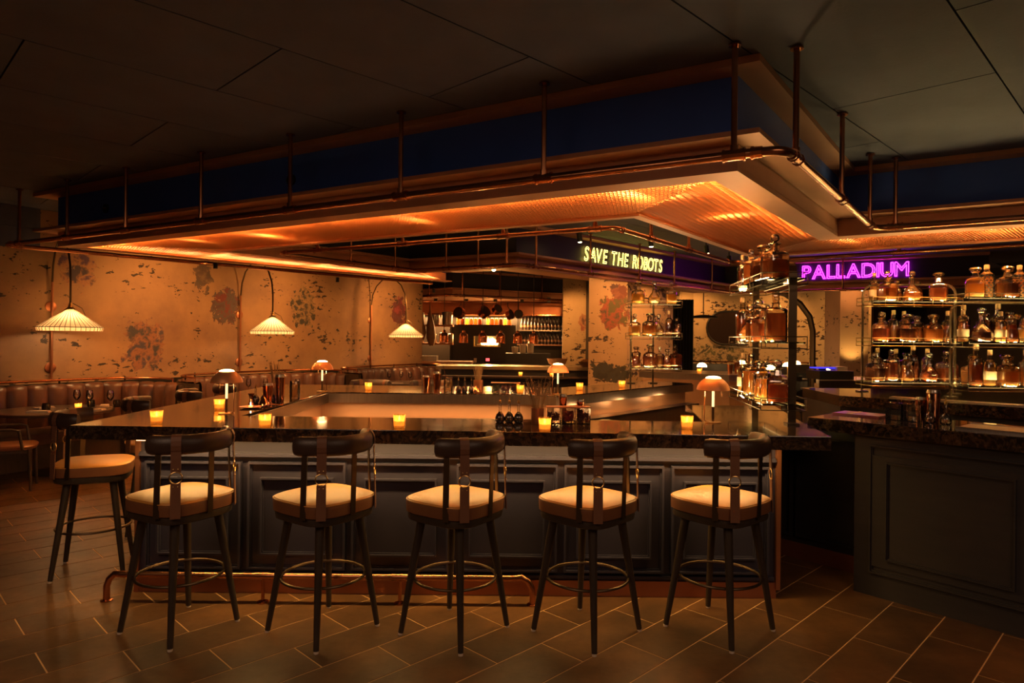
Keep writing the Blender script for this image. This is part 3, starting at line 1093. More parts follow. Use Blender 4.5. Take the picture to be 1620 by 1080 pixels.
# ------------------------------------------------------------------ bar stools
def make_stool(label, group):
    t = thing('bar_stool', label, 'bar stool', (0, 0, 0), 0, group)
    SH = 0.775
    # legs at the corners
    for k in range(4):
        a = R(45 + 90 * k)
        ca, sa = math.cos(a), math.sin(a)
        lg = MB().tube([(0.300 * ca, 0.300 * sa, 0.012), (0.188 * ca, 0.188 * sa, 0.66)], [0.0155, 0.025], 12).build('leg', 'stoolwood', t)
        MB().lathe([(0.013, 0), (0.014, 0.013)], 10, (0.302 * ca, 0.302 * sa, 0.0)).build('glide', 'ceramic', lg)
    MB().lathe([(0.205, 0.640), (0.222, 0.648), (0.226, 0.668), (0.224, 0.684)], 40, power=4).build('seat_plate', 'stoolwood', t)
    prof = [(0.222, 0.684), (0.236, 0.692), (0.238, 0.735), (0.238, 0.745), (0.237, 0.752), (0.230, 0.763), (0.212, 0.770), (0.15, 0.778), (0.08, 0.781), (0.001, 0.782)]
    cu = MB().lathe(prof[4:], 48, power=3.7, cap=False).build('seat_cushion', 'tan', t)
    MB().lathe(prof[:5], 48, power=3.7, cap=False).build('seat_band', 'tanshaded', t)
    q = lambda a: 1.0 / (abs(math.cos(a)) ** 3.7 + abs(math.sin(a)) ** 3.7) ** (1 / 3.7)
    MB().tube([(0.2365 * q(2 * math.pi * i / 48) * math.cos(2 * math.pi * i / 48), 0.2365 * q(2 * math.pi * i / 48) * math.sin(2 * math.pi * i / 48), 0.7555) for i in range(48)], 0.0035, 6, closed=True).build('piping', 'tan', cu)
    MB().tube(arc(0, 0, 0.229, 0, 2 * math.pi * 47 / 48, 47, 0.31), 0.0085, 8, closed=True, up=(0, 0, 1)).build('foot_ring', 'bronze', t)
    # roll back, centred on local -y
    RB = 0.243
    pts = arc(0, 0, RB, R(-90 - 77), R(-90 + 77), 34, 1.068)
    rs = [0.047, 0.052] + [0.053] * 31 + [0.052, 0.047]
    MB().tube(pts, rs, 14, sx=0.60, up=(0, 0, 1)).build('back_roll', 'darkleather', t, sharp=60)

    def radial(ang):
        return Vector((math.sin(R(ang)), -math.cos(R(ang)), 0))
    for ang in (-63, 0, 63):
        d = radial(ang)
        rb = 0.2385 * q(R(-90 + ang)) + 0.002
        MB().bar(d * rb + Vector((0, 0, 0.682)), d * (RB + 0.006) + Vector((0, 0, 1.035)), 0.006, 0.032, up=Vector((-d.y, d.x, 0))).build('back_bar', 'bronze', t, sharp=0)
    for ang in (-42, 42):
        d = radial(ang)
        tg = Vector((-d.y, d.x, 0))
        w = 0.025
        rc = 0.2385 * q(R(-90 + ang)) + 0.006
        m = MB()
        # wrap around the roll
        ring_ = []
        for i in range(15):
            a = 2 * math.pi * i / 14
            ring_.append(d * (RB + math.cos(a) * 0.0355) + Vector((0, 0, 1.068 + math.sin(a) * 0.0575)))
        for i in range(14):
            m.add([ring_[i] - tg * w, ring_[i] + tg * w, ring_[i + 1] + tg * w, ring_[i + 1] - tg * w], [(0, 1, 2, 3)])
        st = m.build('strap', 'strap', t)
        top = d * (RB + 0.030) + Vector((0, 0, 1.03))
        bot = d * rc + Vector((0, 0, 0.684))
        f = lambda z: bot + (top - bot) * ((z - 0.684) / (1.03 - 0.684))
        up_ = d
        MB().bar(f(1.035), f(0.925), 0.050, 0.005, up=d).build('strap', 'strap', t, sharp=0)
        lo = MB().bar(f(0.872), f(0.684), 0.050, 0.005, up=d).build('strap', 'strap', t, sharp=0)
        c = f(0.899)
        ax = (top - bot).normalized()
        MB().tube([c + (tg * math.cos(2 * math.pi * i / 20) + ax * math.sin(2 * math.pi * i / 20)) * 0.031 for i in range(20)], 0.0035, 6, closed=True).build('ring_buckle', 'brass', t)
        for zz in (0.945, 0.853):
            for s_ in (-0.011, 0.011):
                MB().ball(tuple(f(zz) + tg * s_ + d * 0.004), 0.0035, 6, 4).build('rivet', 'brass', t)
    index_children(t)
    return t


G1 = 'bar stools along the panelled front'
stool0 = make_stool('tan leather bar stool at the panelled front, end stool beside the booth-side corner', G1)
stool0.location = (-1.861, 3.79, 0)
stool0.rotation_euler[2] = R(62.4)
for (x, y, a, lab) in [(-1.052, 3.79, 54.2, 'tan leather bar stool at the panelled front, second from the booth-side corner'),
                       (-0.307, 3.785, 55.9, 'tan leather bar stool at the panelled front, middle one of the five'),
                       (0.44, 3.80, 46.4, 'tan leather stool at the panelled front, second from the aisle end'),
                       (1.206, 3.85, 40.2, 'tan leather stool at the panelled front, end one by the aisle')]:
    dup(stool0, (x, y, 0), R(a), lab, G1)
G2 = 'bar stools along the side facing the booths'
for (x, y, a, lab) in [(-2.93, 4.72, -68, 'bar stool tucked under the free corner of the marble worktop facing the booths'),
                       (-3.02, 5.72, -62, 'second bar stool from the free corner on the booth side of the bar'),
                       (-3.02, 6.62, -60, 'third bar stool from the free corner on the booth side of the bar'),
                       (-3.05, 7.5, -60, 'last bar stool from the free corner on the booth side of the bar')]:
    dup(stool0, (x, y, 0), R(a), lab, G2)
G3 = 'bar stools on the kitchen side of the bar'
for (x, y, a, lab) in [(-1.75, 8.25, 178, 'bar stool behind the far worktop, first past the far booth-side corner'), (-1.0, 8.25, 182, 'bar stool behind the far worktop, beside the pair of shakers')]:
    dup(stool0, (x, y, 0), R(a), lab, G3)

# ================================================================== THE AISLE BAR ON THE RIGHT
BT = 1.13
bd = Vector((0.650, -0.760, 0)).normalized()
bn = Vector((bd.y, -bd.x, 0)) * 1.0          # faces the guests
if bn.y > 0:
    bn = -bn
b0 = Vector((2.29, 4.46, 0))


def bp(s, d, z=0.0):
    """along the aisle bar's front s metres, d metres in front of its face"""
    p = b0 + bd * s + bn * d
    return (p.x, p.y, z)


BA = math.atan2(bd.y, bd.x)
bw = MB().prism([bp(-0.30, 0.05)[:2], bp(3.2, 0.05)[:2], bp(3.2, -0.62)[:2], bp(-0.30, -0.62)[:2]], BT - TOPT, BT).build('bar_worktop', 'marble', sharp=0)
bev = bw.modifiers.new('bevel', 'BEVEL')
bev.width = 0.004
bev.segments = 2
bev.limit_method = 'ANGLE'
tag(bw, 'dark marble worktop of the black service bar across the aisle', 'worktop')
cb = thing('service_bar', 'black panelled service bar standing on the slate floor by the aisle', 'bar', tuple(b0), BA)
MB().box(0, 0.0, 0, 3.1, 0.5, BT - TOPT).build('body', 'blackpaint', cb, sharp=0)
for i in range(4):
    x0 = 0.10 + i * 0.98
    pn = MB().box(x0 + 0.012, -0.012, 0.20, x0 + 0.87, 0.002, 0.92).build('panel', 'blackpaint', cb, sharp=0)
    frame_mould(x0 + 0.0, x0 + 0.885, 0.155, 0.985, 0.002, 0.018, 0.026).build('panel_moulding', 'blackpaint', pn, sharp=0)
    frame_mould(x0 + 0.10, x0 + 0.785, 0.255, 0.885, -0.01, 0.016, 0.022).build('field_moulding', 'blackpaint', pn, sharp=0)
cb2 = thing('service_bar', 'recessed black cabinet with copper kick plate beside the aisle bar', 'bar', tuple(Vector(bp(-0.75, -0.36))), BA)
MB().box(-0.25, 0, 0.12, 0.74, 0.25, CT - TOPT - 0.008).build('body', 'blackpaint', cb2, sharp=0)
MB().box(-0.25, -0.01, 0, 0.74, 0.2, 0.12).build('kick_plate', 'copperdull', cb2, sharp=0)
for x0, x1 in ((-0.22, 0.14), (0.18, 0.72)):
    frame_mould(x0, x1, 0.17, 0.93, 0.0, 0.02, 0.024).build('panel_moulding', 'blackpaint', cb2, sharp=0)
tr = MB().box(0.55, 0.10, 0, 2.6, 0.40, 0.008).box(0.55, 0.10, 0.008, 2.6, 0.11, 0.014).box(0.55, 0.39, 0.008, 2.6, 0.40, 0.014).build('drip_tray', 'steel', loc=(b0.x, b0.y, BT), rz=BA, sharp=0)
tag(tr, 'long brushed steel drip tray on the aisle bar worktop', 'tray')
# back counter behind the aisle bar
MBc = [(3.2, 6.55), (4.6, 5.05), (6.2, 5.6), (5.6, 7.6), (3.3, 7.6)]
bc = thing('back_counter', 'dark marble back counter that carries the decanter shelves', 'counter')
MB().prism([(3.25, 6.62), (4.62, 5.15), (6.2, 5.6), (5.6, 7.55), (3.3, 7.55)], 0, 1.03).build('body', 'blackpaint', bc, sharp=0)
MB().prism(MBc, 1.03, 1.13).build('top', 'marble', bc, sharp=0)
MB().prism([(3.55, 6.30), (4.58, 5.20), (4.70, 5.30), (3.66, 6.42)], 1.13, 1.142).build('steel_tray', 'steel', bc, sharp=0)

# ================================================================== TABLE LAMPS, CANDLES
def mushroom_lamp(loc, label, s=1.0, rz=0.0):
    t = thing('table_lamp', label, 'table lamp', loc, rz, 'copper mushroom lamps')
    MB().lathe([(0.055, 0), (0.055, 0.006), (0.012, 0.010)], 20).build('base', 'brass', t)
    MB().tube([(0, 0, 0.005), (0, 0, 0.11)], 0.0085, 10).build('stem', 'bronze', t)
    MB().tube([(0, 0, 0.11), (0, 0, 0.245)], 0.0085, 10).build('light_tube', 'stemglow', t)
    MB().tube([(-0.06, 0, 0.215), (-0.062, 0, 0.02), (-0.05, 0, 0.008), (-0.02, 0, 0.005)], 0.0035, 6).build('cord', 'copper', t)
    MB().tube([(0.06, 0, 0.235), (0.06, 0, 0.18)], 0.005, 6).build('pull', 'bronze', t)
    prof = []
    for i in range(11):
        a = R(8 + 82 * i / 10 * 0.80)
        prof.append((0.112 * math.cos(a), 0.212 + 0.105 * math.sin(a)))
    pin_ = [(r - 0.004, z - 0.003) for r, z in prof[::-1]]
    MB().lathe(prof + pin_ + [prof[0]], 32, cap=False).build('shade', 'lampcopper', t, sharp=60)
    MB().lathe([(0.055, 0.300), (0.048, 0.311), (0.030, 0.318), (0.002, 0.321)], 24).build('glass_cap', 'lampglow', t)
    lamp('POINT', 'lamp_light', (0, 0, 0.20), 1.5, WARM, 0.025, parent=t)
    t.scale = (s, s, s)
    return t


mushroom_lamp((-2.053, 4.83, CT), 'copper mushroom lamp on the booth-side worktop beside a candle', rz=2.9)
mushroom_lamp((-1.95, 6.90, CT), 'copper mushroom lamp at the far inner corner of the worktop, with no tools around', rz=2.6)
mushroom_lamp((0.47, 6.80, CT), 'copper mushroom lamp at the bend of the far worktop before the plaster pillar', rz=0.4)
mushroom_lamp((1.385, 4.60, CT), 'copper mushroom lamp on the worktop beside the tall decanter stand', rz=0.1)


def make_candle():
    t = thing('candle', 'tmp', 'candle', (0, 0, 0), 0, 'votive candles on the bar')
    rib = lambda i, k: 1.0 + (0.035 if k % 2 else -0.01)
    MB().lathe([(0.031, 0.0), (0.034, 0.012), (0.036, 0.050), (0.0385, 0.082), (0.036, 0.082), (0.033, 0.050), (0.031, 0.014), (0.002, 0.012)], 28, wob=rib, cap=False).build('glass_cup', 'candleglass', t)
    MB().lathe([(0.030, 0.014), (0.031, 0.045), (0.006, 0.047)], 16).build('wax', 'wax', t)
    MB().lathe([(0.001, 0.046), (0.006, 0.053), (0.0045, 0.066), (0.0005, 0.078)], 8).build('flame', 'flame', t)
    lamp('POINT', 'candle_light', (0, 0, 0.064), 0.10, (1.0, 0.50, 0.16), 0.012, parent=t)
    index_children(t)
    return t


cnd = make_candle()
first = True
for (x, y, z, lab) in [(-2.255, 4.26, CT, 'lit ribbed votive candle near the free front corner of the worktop'),
                       (-2.213, 5.08, CT, 'lit ribbed votive candle beside the booth-side mushroom lamp'),
                       (-1.521, 4.14, CT, 'lit ribbed votive candle on the front worktop behind the second stool'),
                       (-0.696, 4.17, CT, 'lit ribbed votive candle on the front worktop behind the middle stool'),
                       (0.206, 4.09, CT, 'lit ribbed votive candle in front of the vase of dried grass'),
                       (1.121, 4.27, CT, 'lit ribbed votive candle in front of the lamp beside the decanter stand'),
                       (-1.519, 7.12, CT, 'lit ribbed votive candle alone on the far worktop past the inner corner lamp'),
                       (0.091, 6.95, CT, 'lit ribbed votive candle beside the far garnish boxes'),
                       (0.756, 7.43, CT, 'lit ribbed votive candle just past the lamp at the bend of the worktop'),
                       (1.302, 7.90, CT, 'lit ribbed votive candle on the far worktop before the pillar shelves')]:
    if first:
        cnd.location = (x, y, z)
        cnd['label'] = lab
        first = False
    else:
        dup(cnd, (x, y, z), random.random() * 3, lab)


# ================================================================== BAR TOOLS
def shaker(loc, label, h=0.20, r=0.042, mat='shinycopper', tin=True):
    t = thing('cocktail_shaker', label, 'shaker', loc, 0, 'shakers on the bar')
    MB().lathe([(r * 0.72, 0), (r * 0.75, 0.004), (r, h * 0.86), (r * 1.04, h * 0.88), (r * 1.04, h * 0.90)], 24).build('body', mat, t)
    MB().lathe([(r * 0.98, h * 0.90), (r * 0.98, h * 0.93), (r * 0.9, h * 0.97), (r * 0.88, h), (r * 0.80, h), (r * 0.8, h * 0.9)], 24).build('rim', 'steel', t)
    return t


def bitters(loc, label, s=1.0, dark=True):
    t = thing('dasher_bottle', label, 'bottle', loc, 0, 'dasher bottles on the bar')
    MB().lathe([(0.020, 0), (0.028, 0.006), (0.031, 0.028), (0.022, 0.050), (0.0085, 0.066), (0.0075, 0.120), (0.010, 0.124)], 16).build('bottle', 'glass', t)
    if dark:
        MB().lathe([(0.018, 0.004), (0.026, 0.010), (0.0285, 0.030), (0.021, 0.046), (0.010, 0.058)], 14).build('syrup', 'bitters', t)
    MB().lathe([(0.0085, 0.120), (0.0085, 0.134), (0.003, 0.138), (0.002, 0.158)], 10).build('dasher_top', 'brass', t)
    t.scale = (s, s, s)
    return t


def grass_vase(loc, label, h=0.34, n=26, vh=0.115, vr=0.042, straws=False, spread=0.11):
    t = thing('grass_vase', label, 'vase', loc, 0, 'copper cups of dried grass')
    MB().lathe([(vr * 0.95, 0), (vr, 0.004), (vr, vh), (vr * 0.92, vh), (vr * 0.92, vh - 0.02)], 24).build('cup', 'copperdull', t)
    for i in range(n):
        a = random.random() * 6.283
        sp = spread * (random.random() ** 0.6)
        hh = h * random.uniform(0.72, 1.0)
        p0 = Vector((vr * 0.5 * math.cos(a), vr * 0.5 * math.sin(a), vh * 0.3))
        p2 = Vector((sp * math.cos(a), sp * math.sin(a), hh))
        p1 = (p0 + p2) / 2 + Vector((-0.012 * math.cos(a), -0.012 * math.sin(a), 0.03))
        pts = [p0 * (1 - k / 6) ** 2 + p1 * 2 * (k / 6) * (1 - k / 6) + p2 * (k / 6) ** 2 for k in range(7)]
        m = MB().tube(pts, [0.0014] * 4 + [0.0014, 0.0035, 0.001] if not straws else 0.002, 4)
        if not straws:
            for k in range(5):
                q = pts[4] + (pts[6] - pts[4]) * (k / 4)
                for sg in (-1, 1):
                    off = Vector((random.uniform(-1, 1), random.uniform(-1, 1), 0.6)).normalized() * 0.014
                    m.tube([q, q + off], [0.0022, 0.0008], 4)
        m.build('stem', 'rope', t)
    return t


def garnish_boxes(loc, rz, label, fills, w=0.085, d=0.10, h=0.095, group='garnish boxes on the bar'):
    t = thing('garnish_caddy', label, 'garnish caddy', loc, rz, group)
    for i, fl in enumerate(fills):
        x0 = (i - len(fills) / 2) * (w + 0.006)
        m = MB()
        m.box(x0, -d / 2, 0, x0 + w, d / 2, 0.004)
        for (a, b, c_, e) in ((x0, -d / 2, x0 + w, -d / 2 + 0.003), (x0, d / 2 - 0.003, x0 + w, d / 2), (x0, -d / 2, x0 + 0.003, d / 2), (x0 + w - 0.003, -d / 2, x0 + w, d / 2)):
            m.box(a, b, 0.004, c_, e, h)
        bx = m.build('glass_box', 'glass', t, sharp=0)
        if fl == 'raspberry':
            for k in range(26):
                MB().ball((0, 0, 0), 0.0125, 8, 5, 1.1).build('raspberry', 'berry', bx, (x0 + random.uniform(0.015, w - 0.015), random.uniform(-d / 2 + 0.016, d / 2 - 0.016), 0.018 + random.random() * 0.055))
        elif fl:
            m = MB()
            for k in range(90):
                m.ball((x0 + random.uniform(0.01, w - 0.01), random.uniform(-d / 2 + 0.011, d / 2 - 0.011), 0.012 + random.random() * 0.055), 0.0065, 6, 4)
            o = m.build('garnish_fill', fl, bx)
            o['kind'] = 'stuff'
    L_ = len(fills) * (w + 0.006)
    MB().box(-L_ / 2 - 0.004, -d / 2 - 0.004, h, L_ / 2, d / 2 + 0.004, h + 0.006).build('lid', 'copperdull' if fills[0] else 'glass', t, sharp=0)
    return t


def mixing_glass(loc, label, spoon=True):
    t = thing('mixing_glass', label, 'mixing glass', loc, 0, 'mixing glasses on the bar')
    cut = lambda i, k: 1.0 + (0.03 if (i + k) % 2 else -0.02)
    MB().lathe([(0.044, 0), (0.046, 0.02), (0.046, 0.04), (0.046, 0.06), (0.046, 0.08), (0.046, 0.10), (0.046, 0.12), (0.046, 0.15), (0.050, 0.158), (0.046, 0.158), (0.042, 0.15), (0.041, 0.012), (0.002, 0.012)], 24, wob=lambda i, k: cut(i, k) if 0 < i < 6 else 1.0, cap=False).build('glass', 'cutglass', t)
    if spoon:
        MB().tube([(0.02, 0.0, 0.01), (-0.055, 0.0, 0.27)], 0.0028, 6).ball((-0.0565, 0, 0.275), 0.006, 8, 5).build('bar_spoon', 'shinycopper', t)
    return t


# group of tools on the booth-side worktop
shaker((-1.985, 5.75, CT), 'tall two-piece copper cocktail shaker on the booth-side worktop', 0.235, 0.042)
shaker((-2.00, 5.50, CT), 'short copper shaker tin in front of the tall shaker on the booth side', 0.175, 0.042)
mixing_glass((-1.965, 6.08, CT), 'cut mixing glass beside the copper shakers on the booth side', False)
for i, y in enumerate((5.66, 5.72, 5.78)):
    bitters((-2.16 + i * 0.05, y, CT), 'dark dasher bottle clustered behind the booth-side copper shakers', 1.0)
grass_vase((-2.22, 6.3, CT), 'sheaf of copper-cup straws behind the booth-side shakers', 0.33, 24, 0.12, 0.05, True, 0.07)
t = thing('jigger', 'small copper jigger by the booth-side saucer', 'jigger', (-2.12, 5.46, CT))
MB().lathe([(0.022, 0), (0.024, 0.003), (0.010, 0.045), (0.010, 0.050), (0.026, 0.095), (0.023, 0.095), (0.008, 0.052)], 18).build('cup', 'shinycopper', t)
t = thing('saucer_candle', 'tealight on a shallow copper saucer at the booth-side worktop edge', 'candle', (-2.03, 5.22, CT))
MB().lathe([(0.03, 0), (0.06, 0.004), (0.085, 0.012), (0.083, 0.014), (0.05, 0.007), (0.001, 0.006)], 28).build('saucer', 'copperdull', t)
MB().lathe([(0.016, 0.008), (0.016, 0.022), (0.002, 0.022)], 14).build('tealight', 'wax', t)
MB().lathe([(0.001, 0.022), (0.005, 0.028), (0.003, 0.04), (0.0004, 0.05)], 8).build('flame', 'flame', t)


def julep(loc, rz, label):
    t = thing('julep_strainer', label, 'strainer', loc, rz)
    MB().lathe([(0.042, 0.012), (0.038, 0.03), (0.02, 0.06), (0.004, 0.078)], 20).build('cone', 'shinycopper', t)
    MB().tube([(0.03, 0, 0.015), (0.15, 0.02, 0.006)], 0.004, 8).build('handle', 'shinycopper', t)
    return t


julep((-1.98, 5.36, CT), 0.5, 'copper cone strainer with long handle beside the saucer tealight')
# far worktop tools
shaker((-0.878, 6.93, CT), 'short copper shaker of the pair on the far worktop edge', 0.175, 0.042)
shaker((-0.770, 6.92, CT), 'tall copper shaker of the pair on the far worktop edge', 0.215, 0.042)
mixing_glass((-0.655, 6.93, CT), 'cut mixing glass with copper bar spoon on the far worktop')
for i in range(3):
    bitters((-0.555 + i * 0.068, 7.0 - i * 0.01, CT), 'dark dasher bottle in the far row of three beside the straw cup', 1.0)
grass_vase((-0.35, 7.05, CT), 'sheaf of straws in a copper cup on the far worktop', 0.31, 26, 0.125, 0.05, True, 0.075)
julep((-0.36, 6.90, CT), 0.1, 'copper cone strainer lying in front of the far straw cup')
garnish_boxes((-0.06, 7.07, CT), 0, 'clear glass garnish boxes with herbs and berries on the far worktop', ['herb', 'darkberry', 'darkberry'], 0.095)
# front worktop tools
for i in range(3):
    bitters((-0.075 + i * 0.062, 4.50, CT), 'dark dasher bottle in the row of three on the front worktop', 1.08)
grass_vase((0.175, 4.44, CT), 'copper cup of dried grass on the front worktop behind a candle', 0.30, 30, 0.105, 0.042, False, 0.12)
garnish_boxes((0.385, 4.50, CT), 0.02, 'three glass garnish boxes of raspberries and cherries with a copper lid', ['darkberry', 'raspberry', 'darkberry'], 0.092, 0.10, 0.105)
shaker((0.355, 4.60, CT), 'small copper jigger tin standing behind the raspberry box', 0.185, 0.028)
shaker((0.475, 4.60, CT), 'low copper jigger tin standing behind the cherry box', 0.15, 0.026)
# aisle bar tools
garnish_boxes(bp(0.20, -0.30, BT), BA, 'empty clear glass garnish boxes on the aisle bar', [None, None], 0.10, 0.10, 0.11)
shaker(bp(0.24, -0.48, BT), 'short copper shaker behind the empty glass boxes on the aisle bar', 0.15, 0.040)
shaker(bp(0.33, -0.42, BT), 'tall copper shaker beside the empty glass boxes on the aisle bar', 0.21, 0.042)
for i, s in enumerate((0.36, 0.45)):
    bitters(bp(s, -0.26, BT), 'clear dasher bottle of the pair beside the steel drip tray', 1.1, False)
t = tag(MB().box(-0.16, -0.11, 0, 0.16, 0.11, 0.012).build('bar_mat', 'redmat', loc=bp(-0.12, -0.40, BT), rz=BA, sharp=0), 'dark red menu folder lying on the aisle bar', 'menu')
M_ = MB().box(-0.06, -0.112, 0.012, -0.035, 0.112, 0.014).build('paper_band', 'paper', t, sharp=0)


# ================================================================== DECANTERS
def prof_liquid(prof, fill, k=0.86):
    out = []
    for r, z in prof:
        if z > fill:
            break
        out.append((r * k, z + 0.006))
    out.append((out[-1][0], fill))
    out.append((0.002, fill + 0.0005))
    return out


def ball_stop(m, z, r):
    m.lathe([(0.009, z - 0.02), (0.010, z), (0.006, z + 0.004)], 12)
    m.ball((0, 0, z + r + 0.002), r, 12, 8)


BOT = {}


def bottle_kind(kind, liq):
    key = (kind, liq)
    if key in BOT:
        return BOT[key]
    st = MB()
    fac = lambda i, k: 1.0 + (0.028 if (i + k) % 2 else -0.018)
    n, pw, wob, rot = 20, 2.0, None, 0.0
    if kind == 'square':
        prof = [(0.050, 0), (0.054, 0.006), (0.054, 0.03), (0.054, 0.06), (0.054, 0.09), (0.054, 0.125), (0.048, 0.142), (0.020, 0.156), (0.0155, 0.185), (0.024, 0.192), (0.024, 0.196)]
        pw, n, fill = 7.0, 32, 0.105
        ball_stop(st, 0.198, 0.023)
    elif kind == 'diamond':
        prof = [(0.050, 0), (0.054, 0.006)] + [(0.055, 0.02 + 0.013 * i) for i in range(8)] + [(0.050, 0.135), (0.022, 0.152), (0.016, 0.185), (0.026, 0.192), (0.026, 0.197)]
        pw, n, fill = 6.0, 32, 0.098
        wob = lambda i, k: fac(i, k) if 2 <= i <= 9 else 1
        st.lathe([(0.010, 0.185), (0.012, 0.199), (0.034, 0.205), (0.038, 0.214), (0.030, 0.224), (0.012, 0.228)], 10)
    elif kind == 'barrel':
        prof = [(0.046, 0), (0.052, 0.005)] + [(0.054, 0.016 + 0.012 * i) for i in range(12)] + [(0.056, 0.168), (0.050, 0.178), (0.020, 0.188), (0.017, 0.205), (0.024, 0.210)]
        wob = lambda i, k: fac(i, k) if 2 <= i <= 13 else 1
        n, fill = 24, 0.150
        st.lathe([(0.012, 0.205), (0.016, 0.214), (0.019, 0.232), (0.019, 0.262), (0.014, 0.272)], 8)
    elif kind == 'bulb':
        prof = [(0.040, 0), (0.058, 0.008), (0.066, 0.035), (0.062, 0.07), (0.045, 0.105), (0.022, 0.135), (0.016, 0.17), (0.015, 0.20), (0.022, 0.206)]
        n, fill = 22, 0.075
        wob = lambda i, k: 1 + (0.02 if k % 2 else -0.02) * (1 if 1 <= i <= 4 else 0)
        ball_stop(st, 0.208, 0.026)
    elif kind == 'tall':
        prof = [(0.036, 0), (0.040, 0.005), (0.040, 0.17), (0.036, 0.188), (0.016, 0.205), (0.0145, 0.245), (0.018, 0.25)]
        n, fill = 20, 0.145
        st.lathe([(0.0135, 0.24), (0.015, 0.252), (0.015, 0.280), (0.012, 0.283)], 14)
    elif kind == 'flask':
        prof = [(0.047, 0), (0.050, 0.005), (0.048, 0.06), (0.040, 0.10), (0.048, 0.14), (0.050, 0.165), (0.024, 0.18), (0.018, 0.20), (0.026, 0.206)]
        n, fill = 22, 0.13
        st.lathe([(0.012, 0.2), (0.028, 0.21), (0.030, 0.226), (0.020, 0.232)], 12)
    elif kind == 'lattice':
        prof = [(0.040, 0), (0.042, 0.004), (0.042, 0.18), (0.020, 0.20), (0.017, 0.22)]
        n, fill = 20, 0.16
        st.lathe([(0.013, 0.215), (0.016, 0.224), (0.016, 0.25), (0.012, 0.253)], 12)
    else:  # small
        prof = [(0.034, 0), (0.037, 0.004), (0.037, 0.10), (0.030, 0.118), (0.014, 0.128), (0.013, 0.15), (0.018, 0.154)]
        n, fill = 16, 0.07
        st.lathe([(0.010, 0.15), (0.020, 0.158), (0.022, 0.176), (0.014, 0.182)], 12)
    body = MB().lathe(prof, n, power=pw, wob=wob).mesh('bottle_glass', 'cutglass', 22)
    lq = MB().lathe(prof_liquid(prof, fill), n, power=pw).mesh('spirit', AMB[liq], 40)
    stop = st.mesh('stopper', 'stopper' if kind in ('square', 'diamond', 'barrel', 'bulb', 'flask', 'small') else 'cork', 30)
    ex = None
    if kind == 'lattice':
        mb = MB()
        for i in range(9):
            for k in range(12):
                a = (k + 0.5 * (i % 2)) * math.pi / 6
                z = 0.012 + i * 0.0185
                c = Vector((0.0435 * math.cos(a), 0.0435 * math.sin(a), z + 0.009))
                tg = Vector((-math.sin(a), math.cos(a), 0))
                mb.add([c - tg * 0.0085, c - Vector((0, 0, 0.0085)), c + tg * 0.0085, c + Vector((0, 0, 0.0085))], [(0, 1, 2, 3)])
        ex = ('lattice_overlay', mb.mesh('lattice_overlay', 'black', 0))
    elif kind == 'tall' and liq == 2:
        ex = ('paper_label', MB().lathe([(0.0408, 0.05), (0.0408, 0.115)], 20, cap=False).mesh('paper_label', 'paper', 30))
    BOT[key] = (body, lq, stop, ex)
    return BOT[key]


KIND_TXT = {'square': 'square-shouldered decanter', 'diamond': 'diamond-cut square decanter', 'barrel': 'ribbed round decanter', 'bulb': 'bulbous ball-stoppered decanter', 'tall': 'tall straight bottle', 'flask': 'waisted glass flask', 'lattice': 'black latticed bottle', 'small': 'small stoppered bottle'}
LIQ_TXT = ['amber', 'dark rum', 'golden', 'copper-red']


BW, BH = 1.2, 1.12     # breadth and height of the decanters on the stand at hand


def decanter(kind, liq, loc, where, s=1.0, rz=None):
    body, lq, stop, ex = bottle_kind(kind, liq)
    lab = '%s of %s spirit %s' % (KIND_TXT[kind], LIQ_TXT[liq], where)
    t = thing('decanter', lab, 'decanter', loc, random.random() * 1.5 if rz is None else rz, KIND_TXT[kind] + ' ' + where)
    inst('glass_body', body, t, (0, 0, 0))
    inst('spirit', lq, t, (0, 0, 0))
    inst('stopper', stop, t, (0, 0, 0))
    if ex:
        inst(ex[0], ex[1], t, (0, 0, 0))
    t.scale = (s * BW, s * BW, s * BH)
    return t


KS = ['square', 'diamond', 'barrel', 'bulb', 'tall', 'flask', 'small']


